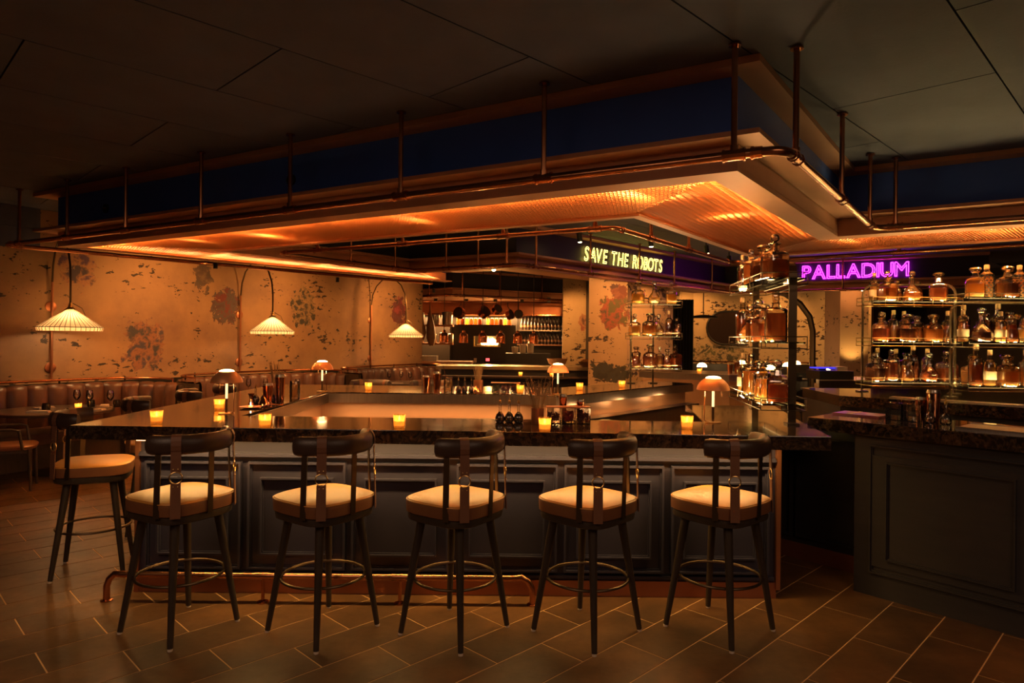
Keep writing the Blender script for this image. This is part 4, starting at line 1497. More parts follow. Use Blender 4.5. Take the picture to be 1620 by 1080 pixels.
def shelf_unit(name, label, origin, ax, ln, depth, levels, zbase, posts, ztop, mat='bronze', rail=True, loopback=False):
    """glass shelves with thin gallery rails. ax: unit vector along the shelf; shelf spans ln along ax and +-depth/2 across"""
    ang = math.atan2(ax[1], ax[0])
    t = thing(name, label, 'shelf', (origin[0], origin[1], 0), ang)
    for z in levels:
        sh = MB().box(0, -depth / 2, z - 0.012, ln, depth / 2, z).build('glass_shelf', 'shelfglass', t, sharp=0)
        m = MB()
        for zz in (z - 0.045, z + 0.035):
            r = 0.0035
            c = [(0, -depth / 2 - 0.01, zz), (ln, -depth / 2 - 0.01, zz), (ln, depth / 2 + 0.01, zz), (0, depth / 2 + 0.01, zz)]
            for i in range(4):
                m.tube([c[i], c[(i + 1) % 4]], r, 6)
        for i in range(max(2, int(ln / 0.28)) + 1):
            x = ln * i / max(2, int(ln / 0.28))
            for y in (-depth / 2 - 0.01, depth / 2 + 0.01):
                m.tube([(x, y, z - 0.045), (x, y, z + 0.035)], 0.003, 6)
        m.build('gallery_rail', 'brass' if mat == 'brass' else 'bronze', sh)
        m2 = MB().box(0.02, -depth / 2 + 0.004, z - 0.014, ln - 0.02, -depth / 2 + 0.012, z - 0.012)
        m2.build('shelf_light', 'shelfled', sh, sharp=0)
    rr = 0.10
    (xa, ya), (xb, yb) = posts
    A, B = Vector((xa, ya, 0)), Vector((xb, yb, 0))
    d = (B - A).normalized()
    pts = [A + Vector((0, 0, zbase)), A + Vector((0, 0, ztop - rr))]
    pts += [A + d * (rr - rr * math.cos(R(a))) + Vector((0, 0, ztop - rr + rr * math.sin(R(a)))) for a in (22, 45, 68)]
    pts += [A + d * rr + Vector((0, 0, ztop)), B - d * rr + Vector((0, 0, ztop))]
    pts += [B - d * (rr - rr * math.cos(R(a))) + Vector((0, 0, ztop - rr + rr * math.sin(R(a)))) for a in (68, 45, 22)]
    pts += [B + Vector((0, 0, ztop - rr)), B + Vector((0, 0, zbase))]
    nrm = d.cross(Vector((0, 0, 1)))
    m = MB()
    for i in range(len(pts) - 1):
        m.bar(pts[i], pts[i + 1], 0.052 if loopback else 0.028, 0.018, up=(d if abs((pts[i + 1] - pts[i]).normalized().z) > 0.9 else Vector((0, 0, 1))))
    m.build('hoop_frame', 'bronze', t, sharp=30)
    f = MB()
    for P_ in (A, B):
        f.box(P_.x - 0.05, P_.y - 0.04, zbase, P_.x + 0.05, P_.y + 0.04, zbase + 0.012)
    f.build('foot_plates', 'bronze', t, sharp=0)
    return t, ang


def fill_shelf(origin, ax, ln, depth, z, items, where):
    """stand decanters on a shelf; neighbours are eased apart so that none touch"""
    axv = Vector((ax[0], ax[1], 0))
    nv = Vector((-axv.y, axv.x, 0))
    rad = {'square': 0.060, 'diamond': 0.062, 'barrel': 0.058, 'bulb': 0.068, 'tall': 0.041, 'flask': 0.052, 'lattice': 0.044, 'small': 0.038}
    ps = [[u * ln, ac * depth, rad[k] * s * BW + 0.003] for (u, k, l, s, ac) in items]
    for _ in range(120):
        for i in range(len(ps)):
            for j in range(i):
                p, q = ps[i], ps[j]
                dx, dy = p[0] - q[0], p[1] - q[1]
                d = math.hypot(dx, dy) + 1e-6
                o = p[2] + q[2] - d
                if o > 0:
                    for w, sg in ((p, 0.5), (q, -0.5)):
                        w[0] += sg * o * dx / d
                        w[1] += sg * o * dy / d
        for p in ps:
            p[0] = min(max(p[0], p[2]), ln - p[2] + 0.12)
            p[1] = min(max(p[1], -depth / 2 + p[2]), max(depth / 2 - p[2], -depth / 2 + p[2]))
    for p, (u, k, l, s, ac) in zip(ps, items):
        c = Vector((origin[0], origin[1], z)) + axv * p[0] + nv * p[1]
        decanter(k, l, tuple(c), where, s)


# ---- tall decanter stand on the front worktop by the aisle
LV = (1.24, 1.65, 2.075)
o1 = (1.80, 4.43)
ax1 = Vector((0.14, 1.10, 0)).normalized()
shelf_unit('decanter_stand', 'tall dark bronze decanter stand with glass shelves on the worktop by the aisle', o1, ax1, 1.10, 0.27, LV, CT, ((0.12, -0.085), (1.25, -0.10)), 2.19, loopback=True)
fill_shelf(o1, ax1, 1.10, 0.27, LV[2], [(0.12, 'square', 1, 1.12, 0.12), (0.42, 'diamond', 1, 1.1, 0.10), (0.70, 'barrel', 0, 0.95, 0.18), (0.88, 'tall', 1, 0.85, 0.26)], 'on top of the worktop stand')
fill_shelf(o1, ax1, 1.10, 0.27, LV[1], [(0.10, 'barrel', 0, 1.12, 0.10), (0.30, 'diamond', 3, 1.05, 0.22), (0.36, 'small', 0, 0.9, -0.18), (0.52, 'square', 0, 1.15, 0.12), (0.70, 'bulb', 2, 1.0, 0.20), (0.88, 'tall', 3, 1.12, 0.24), (0.24, 'small', 3, 0.95, -0.12)], 'on the worktop stand, middle shelf')
fill_shelf(o1, ax1, 1.10, 0.27, LV[0], [(0.09, 'square', 3, 1.05, 0.04), (0.27, 'flask', 2, 1.0, 0.26), (0.45, 'diamond', 0, 1.05, 0.05), (0.62, 'barrel', 2, 1.05, 0.24), (0.80, 'tall', 2, 1.0, 0.26), (0.85, 'flask', 0, 1.0, -0.1)], 'on the worktop stand, bottom shelf')

BW, BH = 1.22, 1.15
# ---- shelves on the far worktop in front of the plaster pillar
LV2 = (1.30, 1.71, 2.12)
o2 = (1.50, 8.62)
ax2 = Vector((1, 0.12, 0)).normalized()
shelf_unit('decanter_shelves', 'small glass decanter shelves standing before the plaster pillar', o2, ax2, 0.66, 0.26, LV2, CT, ((0.06, 0.10), (0.36, 0.10)), 2.20)
fill_shelf(o2, ax2, 0.66, 0.26, LV2[2], [(0.18, 'diamond', 2, 1.05, 0), (0.52, 'bulb', 2, 1.0, 0.1), (0.84, 'square', 2, 1.05, -0.1)], 'on the top pillar shelf')
fill_shelf(o2, ax2, 0.66, 0.26, LV2[1], [(0.12, 'square', 2, 1.0, 0.05), (0.42, 'diamond', 0, 1.1, -0.1), (0.62, 'bulb', 0, 0.95, 0.2), (0.80, 'tall', 1, 1.0, -0.05), (0.96, 'small', 1, 1.1, -0.1)], 'on the middle pillar shelf')
fill_shelf(o2, ax2, 0.66, 0.26, LV2[0], [(0.14, 'flask', 3, 1.0, -0.1), (0.44, 'diamond', 3, 1.15, 0.0), (0.66, 'barrel', 0, 0.85, 0.2), (0.76, 'small', 3, 1.15, -0.2), (0.94, 'square', 3, 1.05, 0.0)], 'on the bottom pillar shelf')

BW, BH = 1.36, 1.2
# ---- back bar shelves across the aisle
LV3 = (1.255, 1.665, 2.085)
o3 = (3.68, 7.0)
shelf_unit('decanter_shelves', 'brass-railed glass shelves with arched frame at the marble back counter end', o3, (1, 0), 0.92, 0.30, LV3, 1.13, ((0.05, 0.13), (0.88, -0.10)), 2.26, mat='brass')
w3 = 'shelf of the arched unit'
fill_shelf(o3, (1, 0), 0.92, 0.30, LV3[2], [(0.22, 'square', 0, 1.05, -0.2), (0.16, 'tall', 2, 0.9, 0.3), (0.50, 'bulb', 0, 1.0, -0.2), (0.42, 'small', 1, 1.0, 0.25), (0.80, 'diamond', 3, 1.1, -0.2), (0.66, 'small', 0, 1.0, 0.3)], 'on the top ' + w3)
fill_shelf(o3, (1, 0), 0.92, 0.30, LV3[1], [(0.16, 'square', 3, 1.05, -0.2), (0.30, 'tall', 1, 0.9, 0.28), (0.46, 'diamond', 1, 1.05, -0.22), (0.40, 'tall', 0, 0.98, 0.3), (0.62, 'flask', 0, 0.98, 0.2), (0.72, 'diamond', 0, 1.05, -0.2), (0.90, 'tall', 3, 0.95, -0.1), (0.80, 'barrel', 1, 0.9, 0.3), (0.58, 'tall', 3, 0.95, 0.36)], 'on the middle ' + w3)
fill_shelf(o3, (1, 0), 0.92, 0.30, LV3[0], [(0.06, 'square', 1, 1.0, -0.2), (0.28, 'barrel', 3, 1.0, 0.0), (0.22, 'tall', 0, 1.0, 0.3), (0.46, 'flask', 0, 1.05, -0.1), (0.42, 'tall', 2, 0.98, 0.32), (0.60, 'tall', 3, 1.1, 0.2), (0.70, 'bulb', 3, 0.95, -0.2), (0.78, 'tall', 0, 1.0, 0.32), (0.92, 'square', 3, 1.1, -0.1)], 'on the bottom ' + w3)

o4 = (4.22, 6.35)
shelf_unit('decanter_shelves', 'green-edged glass shelves crowded with decanters on the marble back counter', o4, (1, 0), 1.2, 0.30, LV3, 1.13, ((0.02, 0.12), (1.18, 0.12)), 2.05)
w4 = 'shelf of the green-edged unit'
fill_shelf(o4, (1, 0), 1.2, 0.30, LV3[2], [(0.12, 'diamond', 2, 1.05, -0.1), (0.245, 'lattice', 2, 1.05, 0.1), (0.36, 'diamond', 1, 1.1, -0.2), (0.505, 'lattice', 2, 1.05, 0.1), (0.62, 'square', 1, 1.0, -0.1), (0.8, 'diamond', 0, 1.0, -0.1)], 'on the top ' + w4)
fill_shelf(o4, (1, 0), 1.2, 0.30, LV3[1], [(0.06, 'tall', 2, 0.88, -0.1), (0.145, 'bulb', 1, 1.05, -0.25), (0.13, 'tall', 3, 1.05, 0.3), (0.25, 'flask', 1, 1.0, 0.2), (0.27, 'tall', 2, 0.85, -0.25), (0.355, 'flask', 3, 1.05, -0.1), (0.36, 'tall', 1, 1.1, 0.34), (0.44, 'diamond', 2, 1.0, 0.2), (0.50, 'barrel', 1, 0.85, -0.2), (0.56, 'tall', 3, 1.05, 0.3), (0.61, 'bulb', 2, 1.1, -0.1), (0.76, 'square', 0, 1.0, -0.1)], 'on the middle ' + w4)
fill_shelf(o4, (1, 0), 1.2, 0.30, LV3[0], [(0.13, 'tall', 3, 1.15, -0.1), (0.20, 'square', 2, 1.0, 0.25), (0.255, 'tall', 2, 1.0, 0.05), (0.375, 'diamond', 0, 1.1, -0.2), (0.42, 'flask', 2, 1.0, 0.3), (0.495, 'tall', 0, 1.0, 0.1), (0.60, 'flask', 1, 1.1, -0.2), (0.70, 'tall', 3, 0.95, 0.2), (0.82, 'square', 3, 1.0, -0.1)], 'on the bottom ' + w4)
for (x, y, zs, lx, ly, e) in ((1.74, 4.98, LV, 0.008, 1.0, 1.7), (1.84, 8.53, LV2, 0.6, 0.008, 1.7), (4.14, 6.86, LV3, 0.86, 0.008, 2.4), (4.82, 6.21, LV3, 1.1, 0.008, 2.4)):
    for z in zs:
        lamp('AREA', 'shelf_light_beam', (x, y, z - 0.0115), e * 1.7, (1.0, 0.62, 0.28), lx, ly).rotation_euler = (math.pi, 0, 0)

# ================================================================== BOOTHS ALONG THE PLASTER WALL
def smooth_path(ctrl, n):
    """uniform resample of a rounded polyline (Chaikin)"""
    pts = [Vector(p) for p in ctrl]
    for _ in range(3):
        q = [pts[0]]
        for i in range(len(pts) - 1):
            q += [pts[i] * 0.75 + pts[i + 1] * 0.25, pts[i] * 0.25 + pts[i + 1] * 0.75]
        q.append(pts[-1])
        pts = q
    ls = [0]
    for i in range(1, len(pts)):
        ls.append(ls[-1] + (pts[i] - pts[i - 1]).length)
    out, j = [], 0
    for k in range(n + 1):
        s = ls[-1] * k / n
        while j < len(ls) - 2 and ls[j + 1] < s:
            j += 1
        t = (s - ls[j]) / max(1e-6, ls[j + 1] - ls[j])
        out.append(pts[j] + (pts[j + 1] - pts[j]) * t)
    return out


def booth(s0, s1, label, reach=1.25):
    t = thing('booth_banquette', label, 'banquette', wp((s0 + s1) / 2, 0.4), 0, 'curved leather booths along the plaster wall')
    org = Vector(wp((s0 + s1) / 2, 0.4))
    ctrl = [Vector(wp(s0, reach)), Vector(wp(s0 + 0.02, 0.75)), Vector(wp(s0 + 0.30, 0.36)), Vector(wp(s0 + 0.9, 0.28)), Vector(wp(s1 - 0.9, 0.28)), Vector(wp(s1 - 0.30, 0.36)), Vector(wp(s1 - 0.02, 0.75)), Vector(wp(s1, reach))]
    n = int((s1 - s0 + 1.6) / 0.235)
    pts = smooth_path(ctrl, n * 6)
    nor = []
    for i in range(len(pts)):
        d = (pts[min(i + 1, len(pts) - 1)] - pts[max(i - 1, 0)]).normalized()
        nor.append(Vector((d.y, -d.x, 0)))      # toward the table
    for c in range(n):
        seg = range(c * 6, c * 6 + 7)
        m = MB()
        rows = [(0.36, 0.03), (0.42, 0.10), (0.70, 0.105), (0.93, 0.085), (0.985, 0.05), (1.0, 0.0), (0.985, -0.05)]
        vs_, fs_ = [], []
        for k, i in enumerate(seg):
            bul = math.sin(math.pi * k / 6) ** 0.5
            for z, dep in rows:
                dd = dep * (0.45 + 0.55 * bul) if dep > 0 else dep
                zz = z - (0.012 * (1 - bul) if z > 0.9 else 0)
                q = pts[i] - org + nor[i] * dd
                vs_.append((q.x, q.y, zz))
        nr = len(rows)
        for k in range(6):
            for r_ in range(nr - 1):
                fs_.append((k * nr + r_, (k + 1) * nr + r_, (k + 1) * nr + r_ + 1, k * nr + r_ + 1))
        m.add(vs_, fs_)
        m.build('back_channel', 'boothleather', t, sharp=60)
    # back shell, plinth and seat
    def ribbon(d0, d1, z0, z1, name, mat, rnd=False):
        vs_, fs_ = [], []
        st = list(range(0, len(pts), 3))
        for i in st:
            a, b = pts[i] - org + nor[i] * d0, pts[i] - org + nor[i] * d1
            vs_ += [(a.x, a.y, z0), (b.x, b.y, z0), (b.x, b.y, z1 - (0.03 if rnd else 0)), (a.x * 0.12 + b.x * 0.88, a.y * 0.12 + b.y * 0.88, z1), (a.x, a.y, z1)]
        for i in range(len(st) - 1):
            for k in range(5):
                fs_.append((i * 5 + k, (i + 1) * 5 + k, (i + 1) * 5 + (k + 1) % 5, i * 5 + (k + 1) % 5))
        fs_ += [(4, 3, 2, 1, 0), tuple((len(st) - 1) * 5 + k for k in range(5))]
        MB().add(vs_, fs_).build(name, mat, t, sharp=40)
    ribbon(-0.07, 0.0, 0.0, 0.96, 'back_shell', 'chairwood')
    ribbon(0.0, 0.50, 0.0, 0.30, 'plinth', 'chairwood')
    ribbon(0.04, 0.55, 0.30, 0.46, 'seat_cushion', 'boothleather', True)
    # copper rail above the back with small posts
    rail = [pts[i] - org + Vector((0, 0, 1.045)) for i in range(3, len(pts) - 3, 3)]
    e0, e1 = rail[0], rail[-1]
    rail = [e0 - Vector((0, 0, 0.10))] + rail + [e1 - Vector((0, 0, 0.10))]
    MB().tube(rail, 0.016, 8).build('rail', 'copper', t)
    for i in range(10, len(pts) - 6, 21):
        q = pts[i] - org
        MB().tube([(q.x, q.y, 0.95), (q.x, q.y, 1.07)], 0.012, 8).build('rail_post', 'black', t)
    return t


booth(-3.0, 1.02, 'curved channel-back leather booth around the set table by the first wall lamp')
booth(1.38, 4.35, 'curved channel-back leather booth below the middle wall lamp', 1.2)
booth(4.75, 8.15, 'curved channel-back leather booth at the kitchen end of the plaster wall', 1.2)


def round_table(loc, r, label):
    t = thing('dining_table', label, 'table', loc, 0, 'round dining tables in the booths')
    MB().lathe([(r - 0.015, 0.715), (r, 0.722), (r, 0.742), (r - 0.01, 0.75), (0.002, 0.75)], 40).build('tabletop', 'tabletop', t)
    MB().tube([(0, 0, 0.02), (0, 0, 0.716)], 0.035, 12).build('pedestal', 'black', t)
    MB().lathe([(0.24, 0), (0.24, 0.012), (0.06, 0.03)], 24).build('foot', 'black', t)
    return t


T1, T2, T3 = (-5.45, 8.0), (-3.78, 10.85), (-2.25, 13.55)
round_table((*T1, 0), 0.62, 'round dark wood table set with wine glasses and napkins in the first booth')
round_table((*T2, 0), 0.6, 'round dark wood table in the middle booth')
round_table((*T3, 0), 0.6, 'round dark wood table in the booth nearest the kitchen')


def make_wineglass():
    t = thing('wine_glass', 'tmp', 'wine glass', (0, 0, 0))
    MB().lathe([(0.036, 0), (0.036, 0.003), (0.006, 0.008), (0.004, 0.02), (0.004, 0.085), (0.018, 0.100), (0.036, 0.125), (0.041, 0.150), (0.036, 0.195), (0.031, 0.220), (0.030, 0.220), (0.035, 0.194), (0.039, 0.150), (0.034, 0.127), (0.004, 0.096)], 20, cap=False).build('glass', 'glass', t)
    index_children(t)
    return t


wg = make_wineglass()
TT = 0.75
sets = [(T1[0] + 0.10, T1[1] + 0.25, 'wine glass on the set table beside the folded napkins'), (T1[0] + 0.29, T1[1] + 0.20, 'wine glass of the close pair behind the table candle'),
        (T1[0] + 0.34, T1[1] + 0.12, 'wine glass standing right by the table candle'), (T1[0] + 0.53, T1[1] + 0.22, 'wine glass at the bar side of the set table'),
        (T2[0] - 0.40, T2[1] - 0.20, 'wine glass at the window edge of the middle booth table'), (T2[0] - 0.17, T2[1] - 0.1, 'wine glass near the centre of the middle booth table'), (T2[0] + 0.33, T2[1] - 0.05, 'wine glass at the far edge of the middle booth table'),
        (T3[0] - 0.20, T3[1] - 0.15, 'wine glass at the wall edge of the kitchen-end booth table'), (T3[0] + 0.0, T3[1] + 0.1, 'second wine glass on the kitchen-end booth table'), (T3[0] + 0.22, T3[1] - 0.15, 'third wine glass on the kitchen-end booth table'), (T3[0] + 0.44, T3[1], 'wine glass at the open edge of the kitchen-end booth table')]
for i, (x, y, lab) in enumerate(sets):
    if i == 0:
        wg.location = (x, y, TT)
        wg['label'] = lab
        wg['group'] = 'wine glasses on the booth tables'
    else:
        dup(wg, (x, y, TT), 0, lab, 'wine glasses on the booth tables')
wg['label'] = sets[0][2]
for (x, y, a, lab) in [(T1[0] + 0.02, T1[1] - 0.30, 0.3, 'folded white napkin at the chair side of the set table'), (T1[0] - 0.18, T1[1] + 0.08, 1.3, 'folded white napkin beside a dark tumbler on the set table'),
                       (T1[0] + 0.34, T1[1] + 0.42, 2.1, 'folded white napkin at the booth side of the set table'), (T1[0] + 0.50, T1[1] - 0.04, 0.1, 'folded white napkin at the bar side of the set table'), (T3[0] + 0.02, T3[1] - 0.42, 0.1, 'folded white napkin on the kitchen-end booth table')]:
    t = thing('napkin', lab, 'napkin', (x, y, TT), a, 'folded napkins on the booth tables')
    MB().box(-0.11, -0.05, 0, 0.11, 0.05, 0.010).build('lower_fold', 'linen', t, sharp=0)
    MB().prism([(-0.11, -0.048), (0.10, -0.046), (0.105, 0.044), (-0.105, 0.048)], 0.011, 0.020).build('upper_fold', 'linen', t, sharp=0)
for (x, y, lab) in [(T1[0] - 0.02, T1[1] - 0.12, 'smoked glass tumbler between two napkins on the set table'), (T1[0] + 0.22, T1[1] + 0.34, 'smoked glass tumbler behind the wine glasses on the set table'), (T1[0] + 0.62 - 0.09, T1[1] + 0.06 + 0.30, 'smoked glass tumbler at the booth edge of the set table')]:
    t = thing('tumbler', lab, 'tumbler', (x, y, TT))
    MB().lathe([(0.034, 0), (0.042, 0.006), (0.046, 0.04), (0.040, 0.088), (0.037, 0.088), (0.042, 0.04), (0.03, 0.01), (0.001, 0.01)], 20, cap=False).build('glass', 'darkglass', t)
dup(cnd, (T1[0] + 0.30, T1[1] - 0.03, TT), 0, 'lit votive candle among the wine glasses on the set table')


# ---- dining chairs
def dining_chair(loc, rz, label):
    t = thing('dining_chair', label, 'chair', loc, rz, 'leather dining chairs by the booth table')
    for (x, y, tx, ty) in ((0.21, 0.20, 0.19, 0.19), (0.21, -0.20, 0.19, -0.19), (-0.25, 0.20, -0.18, 0.19), (-0.25, -0.20, -0.18, -0.19)):
        MB().tube([(x, y, 0), (tx, ty, 0.44 if x > 0 else 0.43)], [0.013, 0.021], 10).build('leg', 'chairwood', t)
    MB().box(-0.20, -0.205, 0.40, 0.21, -0.18, 0.435).box(-0.20, 0.18, 0.40, 0.21, 0.205, 0.435).build('seat_rail', 'chairwood', t, sharp=0)
    MB().lathe([(0.20, 0.43), (0.235, 0.44), (0.24, 0.465), (0.225, 0.482), (0.1, 0.49), (0.001, 0.49)], 36, power=4).build('seat', 'chairleather', t)
    for s in (-1, 1):
        MB().tube([(-0.19, s * 0.20, 0.43), (-0.24, s * 0.225, 0.68), (-0.25, s * 0.225, 0.70)], 0.016, 8).build('back_post', 'chairwood', t)
        MB().tube([(-0.24, s * 0.225, 0.655), (0.05, s * 0.25, 0.655), (0.11, s * 0.25, 0.64), (0.14, s * 0.235, 0.44)], 0.015, 8).build('arm', 'chairwood', t)
    # oval curved back
    vs_, fs_ = [], []
    nu, nv = 16, 8
    for side in (0, 1):
        for i in range(nv + 1):
            v = -1 + 2 * i / nv
            for k in range(nu + 1):
                u = -1 + 2 * k / nu
                hw = 0.27 * (1 - abs(v) ** 3) ** 0.4 + 0.001
                y = hw * u
                x = -0.30 + 0.55 * y * y - (0.012 if side else -0.012)
                vs_.append((x - 0.05 * v, y, 0.74 + 0.125 * v))
    nn = (nu + 1)
    off = nn * (nv + 1)
    for i in range(nv):
        for k in range(nu):
            a = i * nn + k
            fs_.append((a, a + 1, a + 1 + nn, a + nn))
            b = a + off
            fs_.append((b + nn, b + 1 + nn, b + 1, b))
    rim = [i * nn for i in range(nv + 1)] + [nv * nn + k for k in range(1, nn)] + [i * nn + nu for i in range(nv - 1, -1, -1)] + [k for k in range(nu - 1, 0, -1)]
    for a, b in zip(rim, rim[1:] + rim[:1]):
        fs_.append((a, b, b + off, a + off))
    MB().add(vs_, fs_).build('backrest', 'chairleather', t, sharp=50)
    return t


dining_chair((-5.32, 7.12, 0), R(28), 'rust leather dining chair with curved oval back pulled up to the set table')


# ---- wall lamps with pleated shades
def wall_lamp(s, reach, bot, dia, label, lean=0.0):
    t = thing('wall_lamp', label, 'wall lamp', wp(s, 0.0), WA, 'arched wall lamps with pleated shades')
    # local: x along the wall, -y into the room
    zt = 2.92
    pts = [(0, -0.035, 1.03), (0, -0.035, 2.35)]
    for i in range(1, 9):
        a = math.pi * i / 8
        pts.append((lean * (1 - math.cos(a)) / 2, -0.035 - reach * (1 - math.cos(a)) / 2, 2.35 + (zt - 2.35) * math.sin(a)))
    pts.append((lean, -0.035 - reach, bot + 0.37))
    MB().tube(pts[:2], 0.016, 8).build('wall_pipe', 'copperdull', t)
    MB().tube(pts[1:], 0.013, 8).build('arm', 'bronze', t)
    for z in (1.20, 2.02):
        MB().lathe([(0.07, 0), (0.07, 0.012), (0.05, 0.02)], 20, mat=Matrix.Translation((0, 0, z)) @ Matrix.Rotation(R(90), 4, 'X')).build('rosette', 'copperdull', t)
    c = Vector((lean, -0.035 - reach, bot))
    n = 40
    vs_, fs_ = [], []
    prof = [(dia / 2 - 0.008, 0.0), (dia / 2, 0.03), (dia / 2 - 0.006, 0.055), (0.052, 0.285)]
    for r, z in prof:
        for k in range(n * 2):
            a = math.pi * k / n
            rr = r * (1 + (0.012 if k % 2 else -0.012))
            vs_.append((c.x + rr * math.cos(a), c.y + rr * math.sin(a), c.z + z))
    for i in range(len(prof) - 1):
        for k in range(n * 2):
            k2 = (k + 1) % (2 * n)
            fs_.append((i * 2 * n + k, i * 2 * n + k2, (i + 1) * 2 * n + k2, (i + 1) * 2 * n + k))
    MB().add(vs_, fs_).build('pleated_shade', 'shade', t, sharp=20)
    pl = MB()
    for k in range(n):
        a = 2 * math.pi * k / n
        q = [(c.x + r * 1.004 * math.cos(a), c.y + r * 1.004 * math.sin(a), c.z + z) for r, z in prof]
        pl.tube(q, 0.0042, 4)
    o = pl.build('pleat_ribs', 'shaderib', t)
    o['kind'] = 'stuff'
    MB().tube([(c.x + (dia / 2 + 0.006) * math.cos(2 * math.pi * i / 48), c.y + (dia / 2 + 0.006) * math.sin(2 * math.pi * i / 48), c.z + 0.048) for i in range(48)], 0.005, 5, closed=True, up=(0, 0, 1)).build('band', 'bronze', t)
    MB().tube([(c.x - dia / 2 - 0.07, c.y, c.z + 0.048), (c.x + dia / 2 + 0.07, c.y, c.z + 0.048)], 0.004, 5).build('cross_rod', 'bronze', t)
    MB().lathe([(0.055, 0.280), (0.057, 0.292), (0.03, 0.31), (0.016, 0.37)], 16, c).build('cap', 'brass', t)
    MB().tube([(c.x + 0.02, c.y - 0.02, c.z + 0.36), (c.x + 0.10, c.y - 0.08, c.z + 0.30), (c.x + 0.13, c.y - 0.11, c.z + 0.20), (c.x + 0.135, c.y - 0.13, c.z + 0.03)], 0.006, 6).build('cord', 'bronze', t)
    MB().ball(tuple(c + Vector((0, 0, 0.19))), 0.03, 10, 6).build('bulb', 'bulb', t)
    lamp('POINT', 'lamp_light', tuple(c + Vector((0, 0, 0.10))), 3.2, (1.0, 0.60, 0.26), 0.05, parent=t)
    return t



wall_lamp(0.0, 0.45, 1.695, 0.74, 'pleated lamp on a copper wall arch over the first booth')
wall_lamp(2.99, 0.80, 1.69, 0.70, 'pleated lamp on a copper wall arch over the middle booth')
wall_lamp(6.34, 0.95, 1.66, 0.70, 'pleated lamp on a copper wall arch at the kitchen end of the wall')
# picture lights under the canopy edge washing the plaster
for (s, e) in ((1.4, 60), (3.8, 50), (6.6, 55)):
    p, q = wp(s, 1.5, 2.62), wp(s + 0.1, 0.0, 1.9)
    t = thing('wall_washer', 'small black wall washer under the canopy facing the plaster wall', 'spotlight', p, 0, 'wall washers under the canopy')
    MB().tube([(0, 0, 0.06), (0, 0, -0.02)], 0.03, 10).build('can', 'black', t)
    lamp('SPOT', 'washer_beam', (0, 0, -0.035), e, AMBER, 0.05, target=tuple(Vector(q) - Vector(p)), parent=t, spot=120, blend=0.9).rotation_euler = (Vector(q) - Vector(p)).to_track_quat('-Z', 'Y').to_euler()

# ================================================================== PLASTER PILLAR BY THE SIGN
pil_m = mk_plaster('pillar_plaster', (0.44, 0.29, 0.16), (0.36, 0.23, 0.12), posters=[(-0.22, 2.16, 0.34, 0.42, (0.10, 0.09, 0.035), (0.30, 0.07, 0.04)), (-0.18, 2.52, 0.2, 0.2, (0.16, 0.05, 0.03), (0.24, 0.09, 0.05)), (-0.3, 1.05, 0.5, 0.22, (0.035, 0.032, 0.022), (0.05, 0.045, 0.03)), (1.0, 1.85, 0.3, 0.3, (0.07, 0.05, 0.04), (0.25, 0.14, 0.07))], flake=0.42, seed=3)  # low poster entry darkens the plaster towards the foot
pc = Vector((2.07, 12.05, 0))
pa, pb_ = pc + Vector((-0.868, 0.497, 0)) * 0.75, pc + Vector((0.62, 0.785, 0)) * 1.9
pil = MB().prism([(0, 0), tuple((pa - pc)[:2]), tuple((pa + pb_ - 2 * pc)[:2]), tuple((pb_ - pc)[:2])], 0, 2.84).build('wall_pillar', pil_m, loc=pc, sharp=0)
struct(pil, 'square plaster pillar with torn poster remnant and dark foot')
struct(MB().prism([(0, -0.02), tuple((pa - pc + Vector((-0.02, -0.02, 0)))[:2]), tuple((pa + pb_ - 2 * pc)[:2]), tuple((pb_ - pc + Vector((0.02, -0.02, 0)))[:2])], 0, 0.80).build('baseboard_pillar', 'darkwall', loc=pc, sharp=0))
lamp('SPOT', 'pillar_wash', (1.55, 10.6, 2.66), 48, AMBER, 0.05, target=(1.75, 12.2, 1.9), spot=80)
lamp('SPOT', 'pillar_wash', (3.1, 11.6, 2.66), 40, AMBER, 0.05, target=(2.5, 12.7, 1.8), spot=80)

# ================================================================== OPEN KITCHEN
KY = 20.0
struct(MB().box(-4.2, KY, 0, 2.2, KY + 0.15, 3.4).build('wall_kitchen', 'kitchenblack', sharp=0), 'black tiled back wall of the open kitchen')
struct(MB().box(1.28, 16.9, 0, 1.95, 17.1, 3.3).build('wall_stub', mk_plaster('stub_plaster', (0.52, 0.36, 0.19), (0.42, 0.28, 0.15), posters=[(1.80, 2.1, 0.16, 0.3, (0.30, 0.10, 0.06), (0.4, 0.2, 0.1))], flake=0.42, seed=9), sharp=0), 'pale plaster wall stub between kitchen and pillar')
struct(MB().box(1.86, 16.85, 0, 1.99, 17.1, 3.3).build('trim_3', 'darkwall', sharp=0))
lamp('SPOT', 'stub_fill', (1.2, 15.4, 2.66), 45, AMBER, 0.05, target=(1.6, 16.9, 1.8), spot=80)  # unseen spot added to brighten the plaster stub
hood = thing('kitchen_hood', 'long copper hood band across the open kitchen', 'hood', (0, 19.0, 2.32))
MB().box(-4.0, 0, 0, 2.0, 0.9, 0.36).build('body', 'copperdull', hood, sharp=0)
MB().box(-4.0, -0.015, 0, 2.0, 0.0, 0.03).build('lip', 'shinycopper', hood, sharp=0)
for x in (-2.3, -1.2, -0.2):
    lamp('AREA', 'hood_light', (x, 0.4, -0.02), 55, WARM, 0.9, 0.3, parent=hood)
rack = thing('pot_rack', 'copper rod pot rack hung across the kitchen front', 'rack', (0, 17.6, 2.62))
MB().tube([(-3.2, 0, 0), (1.6, 0, 0)], 0.018, 8).build('rod', 'copper', rack)
for x in (-2.4, -0.4, 1.2):
    MB().tube([(x, 0, 0), (x, 0, 0.06)], 0.01, 6).build('hanger', 'copper', rack)
